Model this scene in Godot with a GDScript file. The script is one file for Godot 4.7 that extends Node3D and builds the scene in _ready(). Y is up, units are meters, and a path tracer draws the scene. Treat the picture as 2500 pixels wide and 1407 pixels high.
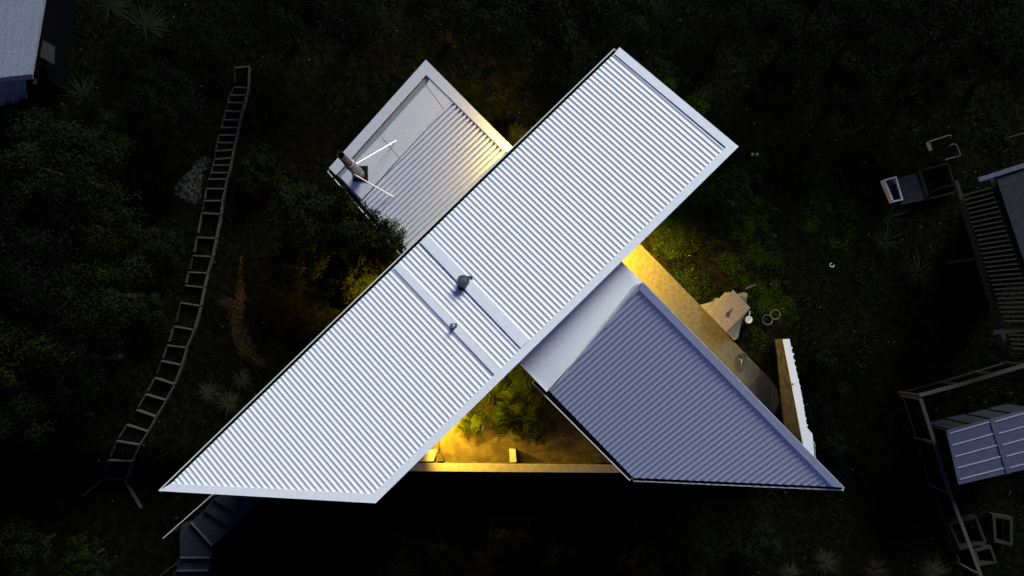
extends Node3D

const ZW := 5.68
var rng := RandomNumberGenerator.new()
var hills := FastNoiseLite.new()
var taken := {}
var M := {}


# ---------------------------------------------------------------- materials
func speckle(freq: float, a: Color, b: Color, seed_value: int, octaves := 5, low := 0.12, high := 0.88) -> NoiseTexture2D:
	var n := FastNoiseLite.new()
	n.noise_type = FastNoiseLite.TYPE_SIMPLEX
	n.seed = seed_value
	n.frequency = freq
	n.fractal_octaves = octaves
	var g := Gradient.new()
	g.offsets = PackedFloat32Array([low, high])
	g.colors = PackedColorArray([a.linear_to_srgb(), b.linear_to_srgb()])
	var t := NoiseTexture2D.new()
	t.width = 512
	t.height = 512
	t.seamless = true
	t.noise = n
	t.color_ramp = g
	return t


func bump(freq: float, strength: float, seed_value: int) -> NoiseTexture2D:
	var n := FastNoiseLite.new()
	n.seed = seed_value
	n.frequency = freq
	n.fractal_octaves = 4
	var t := NoiseTexture2D.new()
	t.width = 512
	t.height = 512
	t.seamless = true
	t.as_normal_map = true
	t.bump_strength = strength
	t.noise = n
	return t


func plain(c: Color, rough := 0.7, metal := 0.0) -> StandardMaterial3D:
	var m := StandardMaterial3D.new()
	m.albedo_color = c.linear_to_srgb()
	m.roughness = rough
	m.metallic = metal
	m.cull_mode = BaseMaterial3D.CULL_DISABLED
	return m


func grained(a: Color, b: Color, freq: float, tile: float, seed_value: int, rough := 0.8, relief := 0.0) -> StandardMaterial3D:
	var m := plain(Color.WHITE, rough)
	m.albedo_texture = speckle(freq, a, b, seed_value)
	m.uv1_triplanar = true
	m.uv1_world_triplanar = true
	m.uv1_scale = Vector3.ONE * tile
	if relief > 0.0:
		m.normal_enabled = true
		m.normal_texture = bump(freq, relief, seed_value + 7)
		m.normal_scale = 1.0
	return m


func leafy(c: Color, rough := 0.6) -> StandardMaterial3D:
	var m := plain(c, rough)
	m.metallic_specular = 0.06
	m.vertex_color_use_as_albedo = true
	m.backlight_enabled = true
	m.backlight = Color(0.25, 0.3, 0.12)
	return m


func make_materials() -> void:
	M.roof = grained(Color(0.70, 0.71, 0.73), Color(0.79, 0.80, 0.81), 0.03, 0.9, 3, 0.5)
	M.flash = grained(Color(0.74, 0.75, 0.77), Color(0.80, 0.81, 0.82), 0.015, 0.4, 5, 0.5)
	M.membrane = grained(Color(0.68, 0.69, 0.70), Color(0.75, 0.76, 0.77), 0.02, 0.5, 11, 0.7)
	M.soffit = plain(Color(0.5, 0.49, 0.46), 0.8)
	M.wall = grained(Color(0.50, 0.49, 0.46), Color(0.58, 0.57, 0.54), 0.02, 0.6, 13, 0.85)
	M.gutter = plain(Color(0.74, 0.72, 0.61), 0.45)
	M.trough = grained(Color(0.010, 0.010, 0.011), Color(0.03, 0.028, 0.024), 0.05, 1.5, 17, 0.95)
	M.zinc = grained(Color(0.12, 0.12, 0.135), Color(0.19, 0.19, 0.21), 0.02, 1.2, 19, 0.45)
	M.zinc.metallic = 0.6
	M.steel = plain(Color(0.62, 0.61, 0.58), 0.3, 0.9)
	M.soot = plain(Color(0.03, 0.028, 0.026), 0.8)
	M.rubber = plain(Color(0.012, 0.012, 0.013), 0.7)
	M.rod = plain(Color(0.75, 0.75, 0.75), 0.35, 0.3)
	M.seam = plain(Color(0.33, 0.33, 0.34), 0.8)
	M.concrete = grained(Color(0.055, 0.052, 0.044), Color(0.080, 0.075, 0.063), 0.02, 0.4, 23, 0.9, 0.6)
	M.court = grained(Color(0.052, 0.042, 0.025), Color(0.100, 0.080, 0.046), 0.008, 0.35, 29, 0.95, 1.0)
	M.render = grained(Color(0.42, 0.40, 0.38), Color(0.55, 0.53, 0.50), 0.01, 0.5, 31, 0.9, 1.0)
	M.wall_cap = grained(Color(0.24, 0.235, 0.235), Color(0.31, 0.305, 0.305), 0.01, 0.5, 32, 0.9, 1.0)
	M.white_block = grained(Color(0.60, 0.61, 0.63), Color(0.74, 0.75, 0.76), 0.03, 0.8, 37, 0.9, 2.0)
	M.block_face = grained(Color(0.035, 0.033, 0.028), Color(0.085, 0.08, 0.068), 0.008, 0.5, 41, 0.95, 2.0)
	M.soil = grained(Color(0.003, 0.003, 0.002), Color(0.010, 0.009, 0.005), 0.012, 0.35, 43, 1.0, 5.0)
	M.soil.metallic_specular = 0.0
	M.clay = grained(Color(0.008, 0.0055, 0.003), Color(0.055, 0.032, 0.013), 0.018, 0.5, 47, 1.0, 5.0)
	M.gravel = grained(Color(0.004, 0.004, 0.0035), Color(0.085, 0.082, 0.07), 0.025, 0.35, 53, 1.0, 0.0)
	M.clay.metallic_specular = 0.0
	M.gravel.metallic_specular = 0.0
	M.timber = grained(Color(0.045, 0.042, 0.034), Color(0.085, 0.08, 0.066), 0.03, 1.3, 59, 0.9)
	M.timber_dark = grained(Color(0.018, 0.017, 0.014), Color(0.036, 0.034, 0.03), 0.03, 1.3, 61, 0.9)
	M.deck = grained(Color(0.022, 0.022, 0.027), Color(0.04, 0.04, 0.047), 0.03, 1.3, 67, 0.85)
	M.ply = grained(Color(0.10, 0.080, 0.066), Color(0.15, 0.123, 0.103), 0.02, 0.7, 71, 0.85)
	M.ply_edge = grained(Color(0.10, 0.09, 0.065), Color(0.15, 0.135, 0.10), 0.02, 1.0, 73, 0.85)
	M.ply_grey = grained(Color(0.075, 0.066, 0.058), Color(0.115, 0.10, 0.09), 0.02, 0.7, 75, 0.85)
	M.stain = plain(Color(0.014, 0.007, 0.006), 0.7)
	M.shed = grained(Color(0.040, 0.040, 0.075), Color(0.052, 0.053, 0.09), 0.01, 0.5, 79, 0.55)
	M.shed_seam = plain(Color(0.26, 0.26, 0.34), 0.45)
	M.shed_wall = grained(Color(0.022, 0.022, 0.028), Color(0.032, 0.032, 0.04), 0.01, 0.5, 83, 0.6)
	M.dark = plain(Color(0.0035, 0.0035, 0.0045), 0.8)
	M.blue_wall = grained(Color(0.20, 0.205, 0.23), Color(0.26, 0.265, 0.29), 0.01, 0.5, 89, 0.55)
	M.old_roof = grained(Color(0.15, 0.165, 0.205), Color(0.22, 0.235, 0.28), 0.02, 0.6, 97, 0.6)
	M.panel = plain(Color(0.03, 0.03, 0.033), 0.7)
	M.plastic = plain(Color(0.42, 0.42, 0.40), 0.5)
	M.plastic_grey = plain(Color(0.10, 0.10, 0.115), 0.6)
	M.hose = plain(Color(0.008, 0.009, 0.005), 0.6)
	M.brass = plain(Color(0.45, 0.42, 0.35), 0.35, 0.6)
	M.hoop = plain(Color(0.16, 0.15, 0.115), 0.6)
	M.steps = grained(Color(0.016, 0.016, 0.02), Color(0.028, 0.028, 0.034), 0.02, 0.6, 101, 0.9, 1.5)
	M.nosing = plain(Color(0.075, 0.075, 0.08), 0.9)
	M.bark = grained(Color(0.012, 0.009, 0.007), Color(0.03, 0.024, 0.018), 0.02, 1.0, 103, 0.95)
	M.stalk = plain(Color(0.06, 0.03, 0.015), 0.8)
	for k in ["concrete", "court", "timber", "timber_dark", "deck", "steps", "bark", "block_face", "shed_wall", "dark", "panel", "rubber", "trough"]:
		M[k].metallic_specular = 0.1
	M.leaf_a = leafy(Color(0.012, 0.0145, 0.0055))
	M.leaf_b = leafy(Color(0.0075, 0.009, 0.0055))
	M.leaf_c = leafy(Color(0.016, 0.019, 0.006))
	M.fern = leafy(Color(0.034, 0.050, 0.009))
	M.flax = leafy(Color(0.020, 0.022, 0.013))
	M.straw = leafy(Color(0.05, 0.046, 0.032))
	M.litter = leafy(Color(0.10, 0.092, 0.062))
	M.grass = leafy(Color(0.017, 0.025, 0.005))
	M.lawn = leafy(Color(0.036, 0.060, 0.006))  # brighter copy of the grass colour, lamplight put into the tufts
	M.pane = plain(Color(0.9, 0.8, 0.5), 0.3)
	M.pane.emission_enabled = true
	M.pane.emission = Color(1.0, 0.78, 0.25)
	M.pane.emission_energy_multiplier = 0.6
	M.frame = plain(Color(0.02, 0.02, 0.022), 0.5)


# ---------------------------------------------------------------- mesh building
class Mb:
	var v := PackedVector3Array()
	var n := PackedVector3Array()
	var c := PackedColorArray()
	var coloured := false

	func tri(a: Vector3, b: Vector3, d: Vector3, out: Vector3) -> void:
		var k := (b - a).cross(d - a)
		if k.length_squared() < 1e-14:
			return
		k = k.normalized()
		if k.dot(out) < 0.0:
			k = -k
			v.append_array([a, b, d])
		else:
			v.append_array([a, d, b])
		n.append_array([k, k, k])

	# a triangle with its own normals, wound so that its front is where they point
	func smooth(a: Vector3, b: Vector3, d: Vector3, na: Vector3, nb: Vector3, nd: Vector3) -> void:
		if (b - a).cross(d - a).dot(na + nb + nd) > 0.0:
			v.append_array([a, d, b])
			n.append_array([na, nd, nb])
		else:
			v.append_array([a, b, d])
			n.append_array([na, nb, nd])

	func quad(a: Vector3, b: Vector3, d: Vector3, e: Vector3, out: Vector3) -> void:
		tri(a, b, d, out)
		tri(a, d, e, out)

	# a box given by its centre and three half axes
	func obox(o: Vector3, x: Vector3, y: Vector3, z: Vector3) -> void:
		for s in [-1.0, 1.0]:
			quad(o + x * s - y - z, o + x * s + y - z, o + x * s + y + z, o + x * s - y + z, x * s)
			quad(o + y * s - x - z, o + y * s + x - z, o + y * s + x + z, o + y * s - x + z, y * s)
			quad(o + z * s - x - y, o + z * s + x - y, o + z * s + x + y, o + z * s - x + y, z * s)

	# a bar of w by h from a to b
	func bar(a: Vector3, b: Vector3, w: float, h: float, up := Vector3.UP) -> void:
		var d := (b - a) * 0.5
		var f := d.normalized()
		var side := f.cross(up)
		if side.length() < 0.01:
			side = f.cross(Vector3.RIGHT)
		side = side.normalized()
		obox((a + b) * 0.5, d, side.cross(f).normalized() * h * 0.5, side * w * 0.5)

	# a plate: polygon on top, pushed down by depth
	func plate(top: PackedVector3Array, depth: Vector3) -> void:
		var flat := PackedVector2Array()
		var mid := Vector3.ZERO
		for p in top:
			flat.append(Vector2(p.x, p.z))
			mid += p
		mid /= top.size()
		var idx := Geometry2D.triangulate_polygon(flat)
		for i in range(0, idx.size(), 3):
			tri(top[idx[i]], top[idx[i + 1]], top[idx[i + 2]], -depth)
			tri(top[idx[i]] + depth, top[idx[i + 1]] + depth, top[idx[i + 2]] + depth, depth)
		var turning := 1.0 if Geometry2D.is_polygon_clockwise(flat) else -1.0
		for i in top.size():
			var a := top[i]
			var b := top[(i + 1) % top.size()]
			var out := (b - a).cross(depth) * turning
			quad(a, b, b + depth, a + depth, out)

	func tube(pts: PackedVector3Array, r0: float, r1: float, sides := 8, cap := true) -> void:
		var rings := []
		var side := Vector3.ZERO
		for i in pts.size():
			var f := (pts[mini(i + 1, pts.size() - 1)] - pts[maxi(i - 1, 0)]).normalized()
			if side == Vector3.ZERO:
				side = f.cross(Vector3.UP if absf(f.y) < 0.9 else Vector3.RIGHT).normalized()
			side = (side - f * side.dot(f)).normalized()
			var other := f.cross(side)
			var r := lerpf(r0, r1, float(i) / maxf(1.0, pts.size() - 1))
			var ring := PackedVector3Array()
			for k in sides:
				var a := TAU * k / sides
				ring.append(pts[i] + (side * cos(a) + other * sin(a)) * r)
			rings.append(ring)
		for i in pts.size() - 1:
			for k in sides:
				var q := (k + 1) % sides
				var mids := [pts[i], pts[i], pts[i + 1], pts[i + 1]]
				var ps := [rings[i][k], rings[i][q], rings[i + 1][q], rings[i + 1][k]]
				var out: Vector3 = ps[0] + ps[1] - pts[i] * 2.0
				var ns := []
				for j in 4:
					ns.append((ps[j] - mids[j]).normalized() if (ps[j] - mids[j]).length() > 1e-6 else out.normalized())
				smooth(ps[0], ps[1], ps[2], ns[0], ns[1], ns[2])
				smooth(ps[0], ps[2], ps[3], ns[0], ns[2], ns[3])
		if cap:
			for k in sides:
				tri(pts[0], rings[0][k], rings[0][(k + 1) % sides], pts[0] - pts[1])
				var e := pts.size() - 1
				tri(pts[e], rings[e][k], rings[e][(k + 1) % sides], pts[e] - pts[e - 1])

	# a turned shape round the y axis at o; profile of (radius, height)
	func lathe(o: Vector3, profile: PackedVector2Array, sides := 24) -> void:
		for i in profile.size() - 1:
			var p := profile[i]
			var q := profile[i + 1]
			var slope := Vector2(q.y - p.y, p.x - q.x).normalized()
			for k in sides:
				var a := TAU * k / sides
				var b := TAU * (k + 1) / sides
				var ca := Vector3(cos(a), 0, sin(a))
				var cb := Vector3(cos(b), 0, sin(b))
				var na := ca * slope.x + Vector3.UP * slope.y
				var nb := cb * slope.x + Vector3.UP * slope.y
				var ps := [o + ca * p.x + Vector3.UP * p.y, o + cb * p.x + Vector3.UP * p.y, o + cb * q.x + Vector3.UP * q.y, o + ca * q.x + Vector3.UP * q.y]
				var ns := [na, nb, nb, na]
				smooth(ps[0], ps[1], ps[2], ns[0], ns[1], ns[2])
				smooth(ps[0], ps[2], ps[3], ns[0], ns[2], ns[3])

	func blade(a: Vector3, b: Vector3, d: Vector3, normal: Vector3, col: Color) -> void:
		coloured = true
		smooth(a, b, d, normal, normal, normal)
		c.append_array([col, col, col])

	func mesh(m: Material) -> ArrayMesh:
		var arr := []
		arr.resize(Mesh.ARRAY_MAX)
		arr[Mesh.ARRAY_VERTEX] = v
		arr[Mesh.ARRAY_NORMAL] = n
		if coloured:
			arr[Mesh.ARRAY_COLOR] = c
		var out := ArrayMesh.new()
		out.add_surface_from_arrays(Mesh.PRIMITIVE_TRIANGLES, arr)
		out.surface_set_material(0, m)
		return out


func put(b: Mb, called: String, m: Material, parent: Node) -> MeshInstance3D:
	return put_mesh(b.mesh(m), called, parent)


func put_mesh(mesh: Mesh, called: String, parent: Node) -> MeshInstance3D:
	var o := MeshInstance3D.new()
	o.mesh = mesh
	o.name = numbered(called) if parent == self else called
	parent.add_child(o, true)
	return o


func numbered(called: String) -> String:
	var k: int = taken.get(called, 0)
	taken[called] = k + 1
	return called if k == 0 else "%s_%03d" % [called, k]


func tag(o: Node, label: String, category: String, group := "") -> void:
	o.set_meta("label", label)
	o.set_meta("category", category)
	if group:
		o.set_meta("group", group)


func thing(called: String, label: String, category: String, where := Vector3.ZERO, group := "") -> Node3D:
	var o := Node3D.new()
	o.name = numbered(called)
	add_child(o)
	o.position = where
	tag(o, label, category, group)
	return o


func structure(o: Node) -> void:
	o.set_meta("kind", "structure")


func copy(o: Node3D, label: String) -> Node3D:
	var c: Node3D = o.duplicate()
	c.name = numbered(o.get_meta("kind_name"))
	add_child(c)
	c.set_meta("label", label)
	return c


# the lie of the land: level round the house, stepping down to the south and falling to the west and east
func land(x: float, z: float) -> float:
	var w := smoothstep(-7.0, -10.0, x)
	var e := smoothstep(9.0, 11.0, x)
	var m := -1.8 * smoothstep(ZW - 0.08, ZW + 0.3, z)
	m = lerpf(m, -minf(1.8, 0.28 * maxf(z - 0.8, 0.0)), e)
	return lerpf(m, -0.07 * z - 1.3 * smoothstep(5.0, 6.6, z), w)


# the lie of the land with its lumps
func lumpy(x: float, z: float) -> float:
	var edge := clampf((Vector2(x, z * 1.2).length() - 9.0) / 4.0, 0.0, 1.0)
	return land(x, z) + hills.get_noise_2d(x, z) * 0.12 * edge - 0.01


func ground_sheet() -> void:
	var ticks := func(half: float, fine: float) -> PackedFloat32Array:
		var out := PackedFloat32Array()
		var p := 0.0
		while p < half:
			out.append(p)
			p += 0.32 if p < fine else 0.32 + (p - fine) * 0.25
		var both := PackedFloat32Array()
		for i in range(out.size() - 1, 0, -1):
			both.append(-out[i])
		both.append_array(out)
		return both
	var xs: PackedFloat32Array = ticks.call(260.0, 24.0)
	var zs: PackedFloat32Array = ticks.call(260.0, 18.0)
	var st := SurfaceTool.new()
	st.begin(Mesh.PRIMITIVE_TRIANGLES)
	for z in zs:
		for x in xs:
			st.add_vertex(Vector3(x, lumpy(x, z), z))
	for j in zs.size() - 1:
		for i in xs.size() - 1:
			var a := j * xs.size() + i
			var b := a + xs.size()
			for k in [a, a + 1, b, a + 1, b + 1, b]:
				st.add_index(k)
	st.generate_normals()
	var mesh := st.commit()
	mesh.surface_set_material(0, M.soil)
	structure(put_mesh(mesh, "ground", self))


# ---------------------------------------------------------------- roofs
# where the line across a roof at a meets its outline, given in (across, along)
func reach(outline: PackedVector2Array, a: float) -> Vector2:
	var lo := INF
	var hi := -INF
	for i in outline.size():
		var p := outline[i]
		var q := outline[(i + 1) % outline.size()]
		if (p.x - a) * (q.x - a) <= 0.0 and absf(p.x - q.x) > 1e-6:
			var b := lerpf(p.y, q.y, (a - p.x) / (q.x - p.x))
			lo = minf(lo, b)
			hi = maxf(hi, b)
	return Vector2(lo, hi)


# corrugated sheets over an outline; eave runs from e0 to e1, ribs run up the slope
func corrugated(outline: PackedVector3Array, e0: Vector3, e1: Vector3, pitch: float, high: float, per_sheet: int, parent: Node, m: Material, gaps := [], square := 0.0) -> void:
	var g := (e1 - e0).normalized()
	var mid := Vector3.ZERO
	for p in outline:
		mid += p / outline.size()
	var nrm := g.cross(mid - e0).normalized()
	if nrm.y < 0.0:
		nrm = -nrm
	var s := nrm.cross(g).normalized()
	if s.dot(mid - e0) < 0.0:
		s = -s
	var flat := PackedVector2Array()
	var lo := INF
	var hi := -INF
	for p in outline:
		var q := Vector2((p - e0).dot(g), (p - e0).dot(s))
		flat.append(q)
		lo = minf(lo, q.x)
		hi = maxf(hi, q.x)
	var steps := 12
	var count := int(ceil((hi - lo) / (pitch * per_sheet)))
	for k in count:
		var st := Mb.new()
		var before := []
		var drawn := 0
		for i in per_sheet * steps + 1:
			var a := minf(lo + (k * per_sheet + float(i) / steps) * pitch, hi)
			var t := fposmod((a - lo) / pitch, 1.0)
			var w := 0.5 - 0.5 * cos(TAU * t)
			var dw := 0.5 * TAU * sin(TAU * t)
			if square == 0.0:
				dw *= 1.5 * sqrt(w)
				w = pow(w, 1.5)
			if square > 0.0:
				var x := (w - 0.5) * square
				w = clampf(0.5 + x, 0.0, 1.0)
				dw = dw * square if w > 0.0 and w < 1.0 else 0.0
			var r := reach(flat, clampf(a, lo + 1e-4, hi - 1e-4))
			var slope := dw * high / pitch
			var normal := (nrm - g * slope).normalized()
			var lip := nrm * (w * high + 0.004)
			var skip := false
			for gap in gaps:
				if a > gap.x and a < gap.y:
					skip = true
			var now := [e0 + g * a + s * r.x + lip, e0 + g * a + s * r.y + lip, normal]
			if before and not skip and r.y - r.x > 0.01:
				st.smooth(before[0], now[0], now[1], before[2], now[2], now[2])
				st.smooth(before[0], now[1], before[1], before[2], now[2], before[2])
				drawn += 1
			before = now
		if drawn > 0:
			put(st, "roof_sheet", m, parent)


func lifted(pts: PackedVector3Array, by: Vector3) -> PackedVector3Array:
	var out := PackedVector3Array()
	for p in pts:
		out.append(p + by)
	return out


# a gutter along a to b whose outer lip stands away from the eave
func gutter(a: Vector3, b: Vector3, away: Vector3, wide: float, parent: Node) -> void:
	var down := Vector3.DOWN
	var lip := Mb.new()
	lip.bar(a + away * wide, b + away * wide, 0.036, 0.035)
	lip.bar(a + away * wide + down * 0.075, b + away * wide + down * 0.075, 0.012, 0.115)
	for e in [a, b]:
		lip.bar(e + down * 0.06, e + away * (wide - 0.016) + down * 0.06, 0.012, 0.12)
	var k := put(lip, "gutter", M.gutter, parent)
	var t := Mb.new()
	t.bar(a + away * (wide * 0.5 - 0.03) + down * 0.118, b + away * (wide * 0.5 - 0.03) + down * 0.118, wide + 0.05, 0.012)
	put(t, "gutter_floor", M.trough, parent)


# a wall slab from a to b (at plan level) with its own top heights
func wall(a: Vector3, b: Vector3, low: float, ya: float, yb: float, thick: float, parent: Node, called := "wall", m: Material = null) -> MeshInstance3D:
	var st := Mb.new()
	var f := (b - a)
	f.y = 0.0
	var out := f.cross(Vector3.UP).normalized() * thick * 0.5
	var p := [Vector3(a.x, low, a.z), Vector3(b.x, low, b.z), Vector3(b.x, yb, b.z), Vector3(a.x, ya, a.z)]
	st.quad(p[0] + out, p[1] + out, p[2] + out, p[3] + out, out)
	st.quad(p[0] - out, p[1] - out, p[2] - out, p[3] - out, -out)
	for i in 4:
		var q: Vector3 = p[i]
		var r: Vector3 = p[(i + 1) % 4]
		var n2: Vector3 = (q + r) * 0.5 - (p[0] + p[1] + p[2] + p[3]) * 0.25
		st.quad(q + out, r + out, r - out, q - out, n2)
	return put(st, called, m if m else M.wall, parent)


# a lit window in a projecting surround: glowing pane and the light that it lets out
func lit_window(at: Vector3, out: Vector3, wide: float, tall: float, deep: float, energy: float, parent: Node, tint := Color(1.0, 0.74, 0.22)) -> void:
	out = out.normalized()
	var side := out.cross(Vector3.UP).normalized()
	var st := Mb.new()
	for s in [-1.0, 1.0]:
		st.obox(at + side * s * (wide * 0.5 + 0.03) + out * deep * 0.5, side * 0.03, Vector3.UP * (tall * 0.5 + 0.06), out * deep * 0.5)
		st.obox(at + Vector3.UP * s * (tall * 0.5 + 0.03) + out * deep * 0.5, side * wide * 0.5, Vector3.UP * 0.03, out * (deep * 0.5 - 0.002))
	st.obox(at + out * 0.05, side * 0.025, Vector3.UP * tall * 0.5, out * 0.02)
	var w := put(st, "window", M.frame, parent)
	var g := Mb.new()
	g.obox(at + out * 0.03, side * wide * 0.5, Vector3.UP * tall * 0.5, out * 0.004)
	put(g, "pane", M.pane, w)
	var l := AreaLight3D.new()
	l.name = "window_light"
	l.area_size = Vector2(wide, tall)
	l.light_color = tint
	l.light_energy = energy
	l.shadow_enabled = true
	l.transform = Transform3D(Basis(), at + out * 0.075).looking_at(at + out * 2.0, Vector3.UP)
	w.add_child(l)


# a bulkhead lamp on a wall: housing, glowing lens, and its light
func wall_lamp(at: Vector3, out: Vector3, energy: float, parent: Node, lean := 0.8, cone := 55.0, turn := Vector3.ZERO, tint := Color(1.0, 0.79, 0.20)) -> void:
	out = out.normalized()
	var side := out.cross(Vector3.UP).normalized()
	var st := Mb.new()
	st.obox(at + out * 0.02, side * 0.09, Vector3.UP * 0.14, out * 0.02)
	st.obox(at + out * 0.10 + Vector3.UP * 0.125, side * 0.09, Vector3.UP * 0.012, out * 0.06)
	var w := put(st, "wall_lamp", M.frame, parent)
	var g := Mb.new()
	g.lathe(at + out * 0.11 - Vector3.UP * 0.10, PackedVector2Array([Vector2(0.001, 0), Vector2(0.045, 0.01), Vector2(0.055, 0.10), Vector2(0.045, 0.19), Vector2(0.001, 0.20)]), 16)
	put(g, "lens", M.pane, w)
	# the hood keeps the light below the lamp
	var l := SpotLight3D.new()
	l.name = "lamp_light"
	l.light_color = tint
	l.light_energy = energy
	l.light_size = 0.06
	l.spot_range = 30.0
	l.spot_attenuation = 2.0
	l.spot_angle = cone
	l.spot_angle_attenuation = 0.6
	l.shadow_enabled = true
	l.transform = Transform3D(Basis(), at + out * 0.11).looking_at(at + out * 1.11 + turn + Vector3.DOWN * lean, Vector3.UP)
	w.add_child(l)


# ---------------------------------------------------------------- the house
func house() -> void:
	var h := thing("house", "modern house of crossing bars with pale ribbed metal roofs", "house")

	# main bar: one long roof plane falling to the north-west
	var m_e0 := Vector3(-11.634, 4.596, 5.329)
	var m_e1 := Vector3(3.580, 4.602, -9.605)
	var m_out := PackedVector3Array([m_e0, m_e1, Vector3(7.392, 5.650, -6.000), Vector3(-4.487, 5.628, 5.534)])
	var up := (m_e1 - m_e0).cross(m_out[2] - m_e0).normalized()
	if up.y < 0.0:
		up = -up
	var deck := Mb.new()
	deck.plate(lifted(m_out, -up * 0.012), -up * 0.2)
	var roof := put(deck, "main_roof", M.soffit, h)
	roof.set_meta("label", "long pale roof of the upper bar crossing the whole house")
	var g := (m_e1 - m_e0).normalized()
	var gap := func(p: Vector3, q: Vector3) -> Vector2:
		return Vector2((p - m_e0).dot(g), (q - m_e0).dot(g))
	corrugated(m_out, m_e0, m_e1, 0.1655, 0.022, 5, roof, M.roof)
	var strips := [
		[Vector3(-3.170, 4.604, -2.949), Vector3(-2.908, 4.604, -3.201), Vector3(0.595, 5.608, 0.392), Vector3(0.297, 5.606, 0.669)],
		[Vector3(-4.081, 4.601, -2.066), Vector3(-3.892, 4.605, -2.226), Vector3(-0.378, 5.611, 1.374), Vector3(-0.574, 5.608, 1.542)]]
	for q in strips:
		var st := Mb.new()
		st.plate(lifted(PackedVector3Array(q), up * 0.056), -up * 0.022)
		put(st, "flat_tray", M.flash, roof)
	var edges := [
		[Vector3(-12.001, 4.574, 5.540), Vector3(-11.578, 4.597, 5.287), Vector3(-4.519, 5.605, 5.407), Vector3(-4.426, 5.660, 5.698)],
		[Vector3(-4.426, 5.660, 5.698), Vector3(-4.519, 5.605, 5.407), Vector3(7.156, 5.614, -6.023), Vector3(7.564, 5.670, -6.033)],
		[Vector3(7.564, 5.670, -6.033), Vector3(7.156, 5.614, -6.023), Vector3(3.590, 4.606, -9.589), Vector3(3.777, 4.598, -9.826)]]
	for q in edges:
		var st := Mb.new()
		st.plate(lifted(PackedVector3Array(q), up * 0.052), -up * 0.018)
		var a: Vector3 = q[0]
		var b: Vector3 = q[3]
		var inward: Vector3 = (q[1] + q[2] - a - b).normalized() * 0.012
		st.quad(a + up * 0.034 + inward, b + up * 0.034 + inward, b + Vector3.DOWN * 0.2 + inward, a + Vector3.DOWN * 0.2 + inward, -inward)
		put(st, "edge_flashing", M.flash, roof)
	var away := Vector3(up.x, 0, up.z).normalized()
	gutter(m_e0 - g * 0.42 + Vector3.DOWN * 0.03, m_e1 + g * 0.16 + Vector3.DOWN * 0.03, away, 0.125, roof)
	var foot := house_walls(h, m_out, up, 0.5, -0.3)
	house_cowls(h, up)
	north_wing(h)
	south_wing(h)
	house_lights(h, m_out)


# walls under a sloping roof, set in from its outline
func house_walls(h: Node3D, outline: PackedVector3Array, up: Vector3, inset: float, low: float) -> PackedVector2Array:
	var flat := PackedVector2Array()
	for p in outline:
		flat.append(Vector2(p.x, p.z))
	var ring: PackedVector2Array = Geometry2D.offset_polygon(flat, -inset, Geometry2D.JOIN_MITER)[0]
	var top := func(p: Vector2) -> float:
		return outline[0].y - (up.x * (p.x - outline[0].x) + up.z * (p.y - outline[0].z)) / up.y - 0.235
	for i in ring.size():
		var a := ring[i]
		var b := ring[(i + 1) % ring.size()]
		var in_a := (b - a).normalized() * 0.1
		wall(Vector3(a.x + in_a.x, 0, a.y + in_a.y), Vector3(b.x + in_a.x, 0, b.y + in_a.y), low if (a.y + b.y) * 0.5 < 4.5 else -2.0, top.call(a), top.call(b), 0.2, h)
	return ring


func house_cowls(h: Node3D, up: Vector3) -> void:
	var p := Vector3(-1.599, 5.025, -1.541)
	var st := Mb.new()
	st.obox(p + up * 0.062, Vector3(0.21, 0, 0), up * 0.008, Vector3(0, 0, 0.21))
	st.lathe(p + up * 0.03, PackedVector2Array([Vector2(0.145, 0), Vector2(0.145, 0.26)]), 24)
	var v := put(st, "vent_cowl", M.zinc, h)
	v.set_meta("label", "large round vent cowl on the wide flat tray")
	st = Mb.new()
	st.lathe(p + up * 0.24, PackedVector2Array([Vector2(0.19, 0.0), Vector2(0.205, 0.02), Vector2(0.205, 0.06), Vector2(0.17, 0.065), Vector2(0.16, 0.05), Vector2(0.14, 0.05), Vector2(0.12, 0.08), Vector2(0.001, 0.095)]), 28)
	put(st, "cap", M.zinc, v)
	st = Mb.new()
	st.obox(p + up * 0.055 + Vector3(0.03, 0, 0.04), Vector3(0.235, 0, 0), up * 0.006, Vector3(0, 0, 0.235))
	put(st, "boot", M.rubber, v)
	p = Vector3(-1.941, 5.192, -0.027)
	st = Mb.new()
	st.obox(p + up * 0.062, Vector3(0.11, 0, 0), up * 0.010, Vector3(0, 0, 0.115))
	st.lathe(p + up * 0.06, PackedVector2Array([Vector2(0.075, 0), Vector2(0.06, 0.05), Vector2(0.045, 0.06), Vector2(0.045, 0.16)]), 18)
	v = put(st, "vent_pipe", M.zinc, h)
	v.set_meta("label", "small capped vent pipe on the narrow flat tray")
	st = Mb.new()
	st.lathe(p + up * 0.21, PackedVector2Array([Vector2(0.052, 0.0), Vector2(0.056, 0.03), Vector2(0.03, 0.055), Vector2(0.001, 0.06)]), 18)
	put(st, "cap", M.steel, v)


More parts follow.
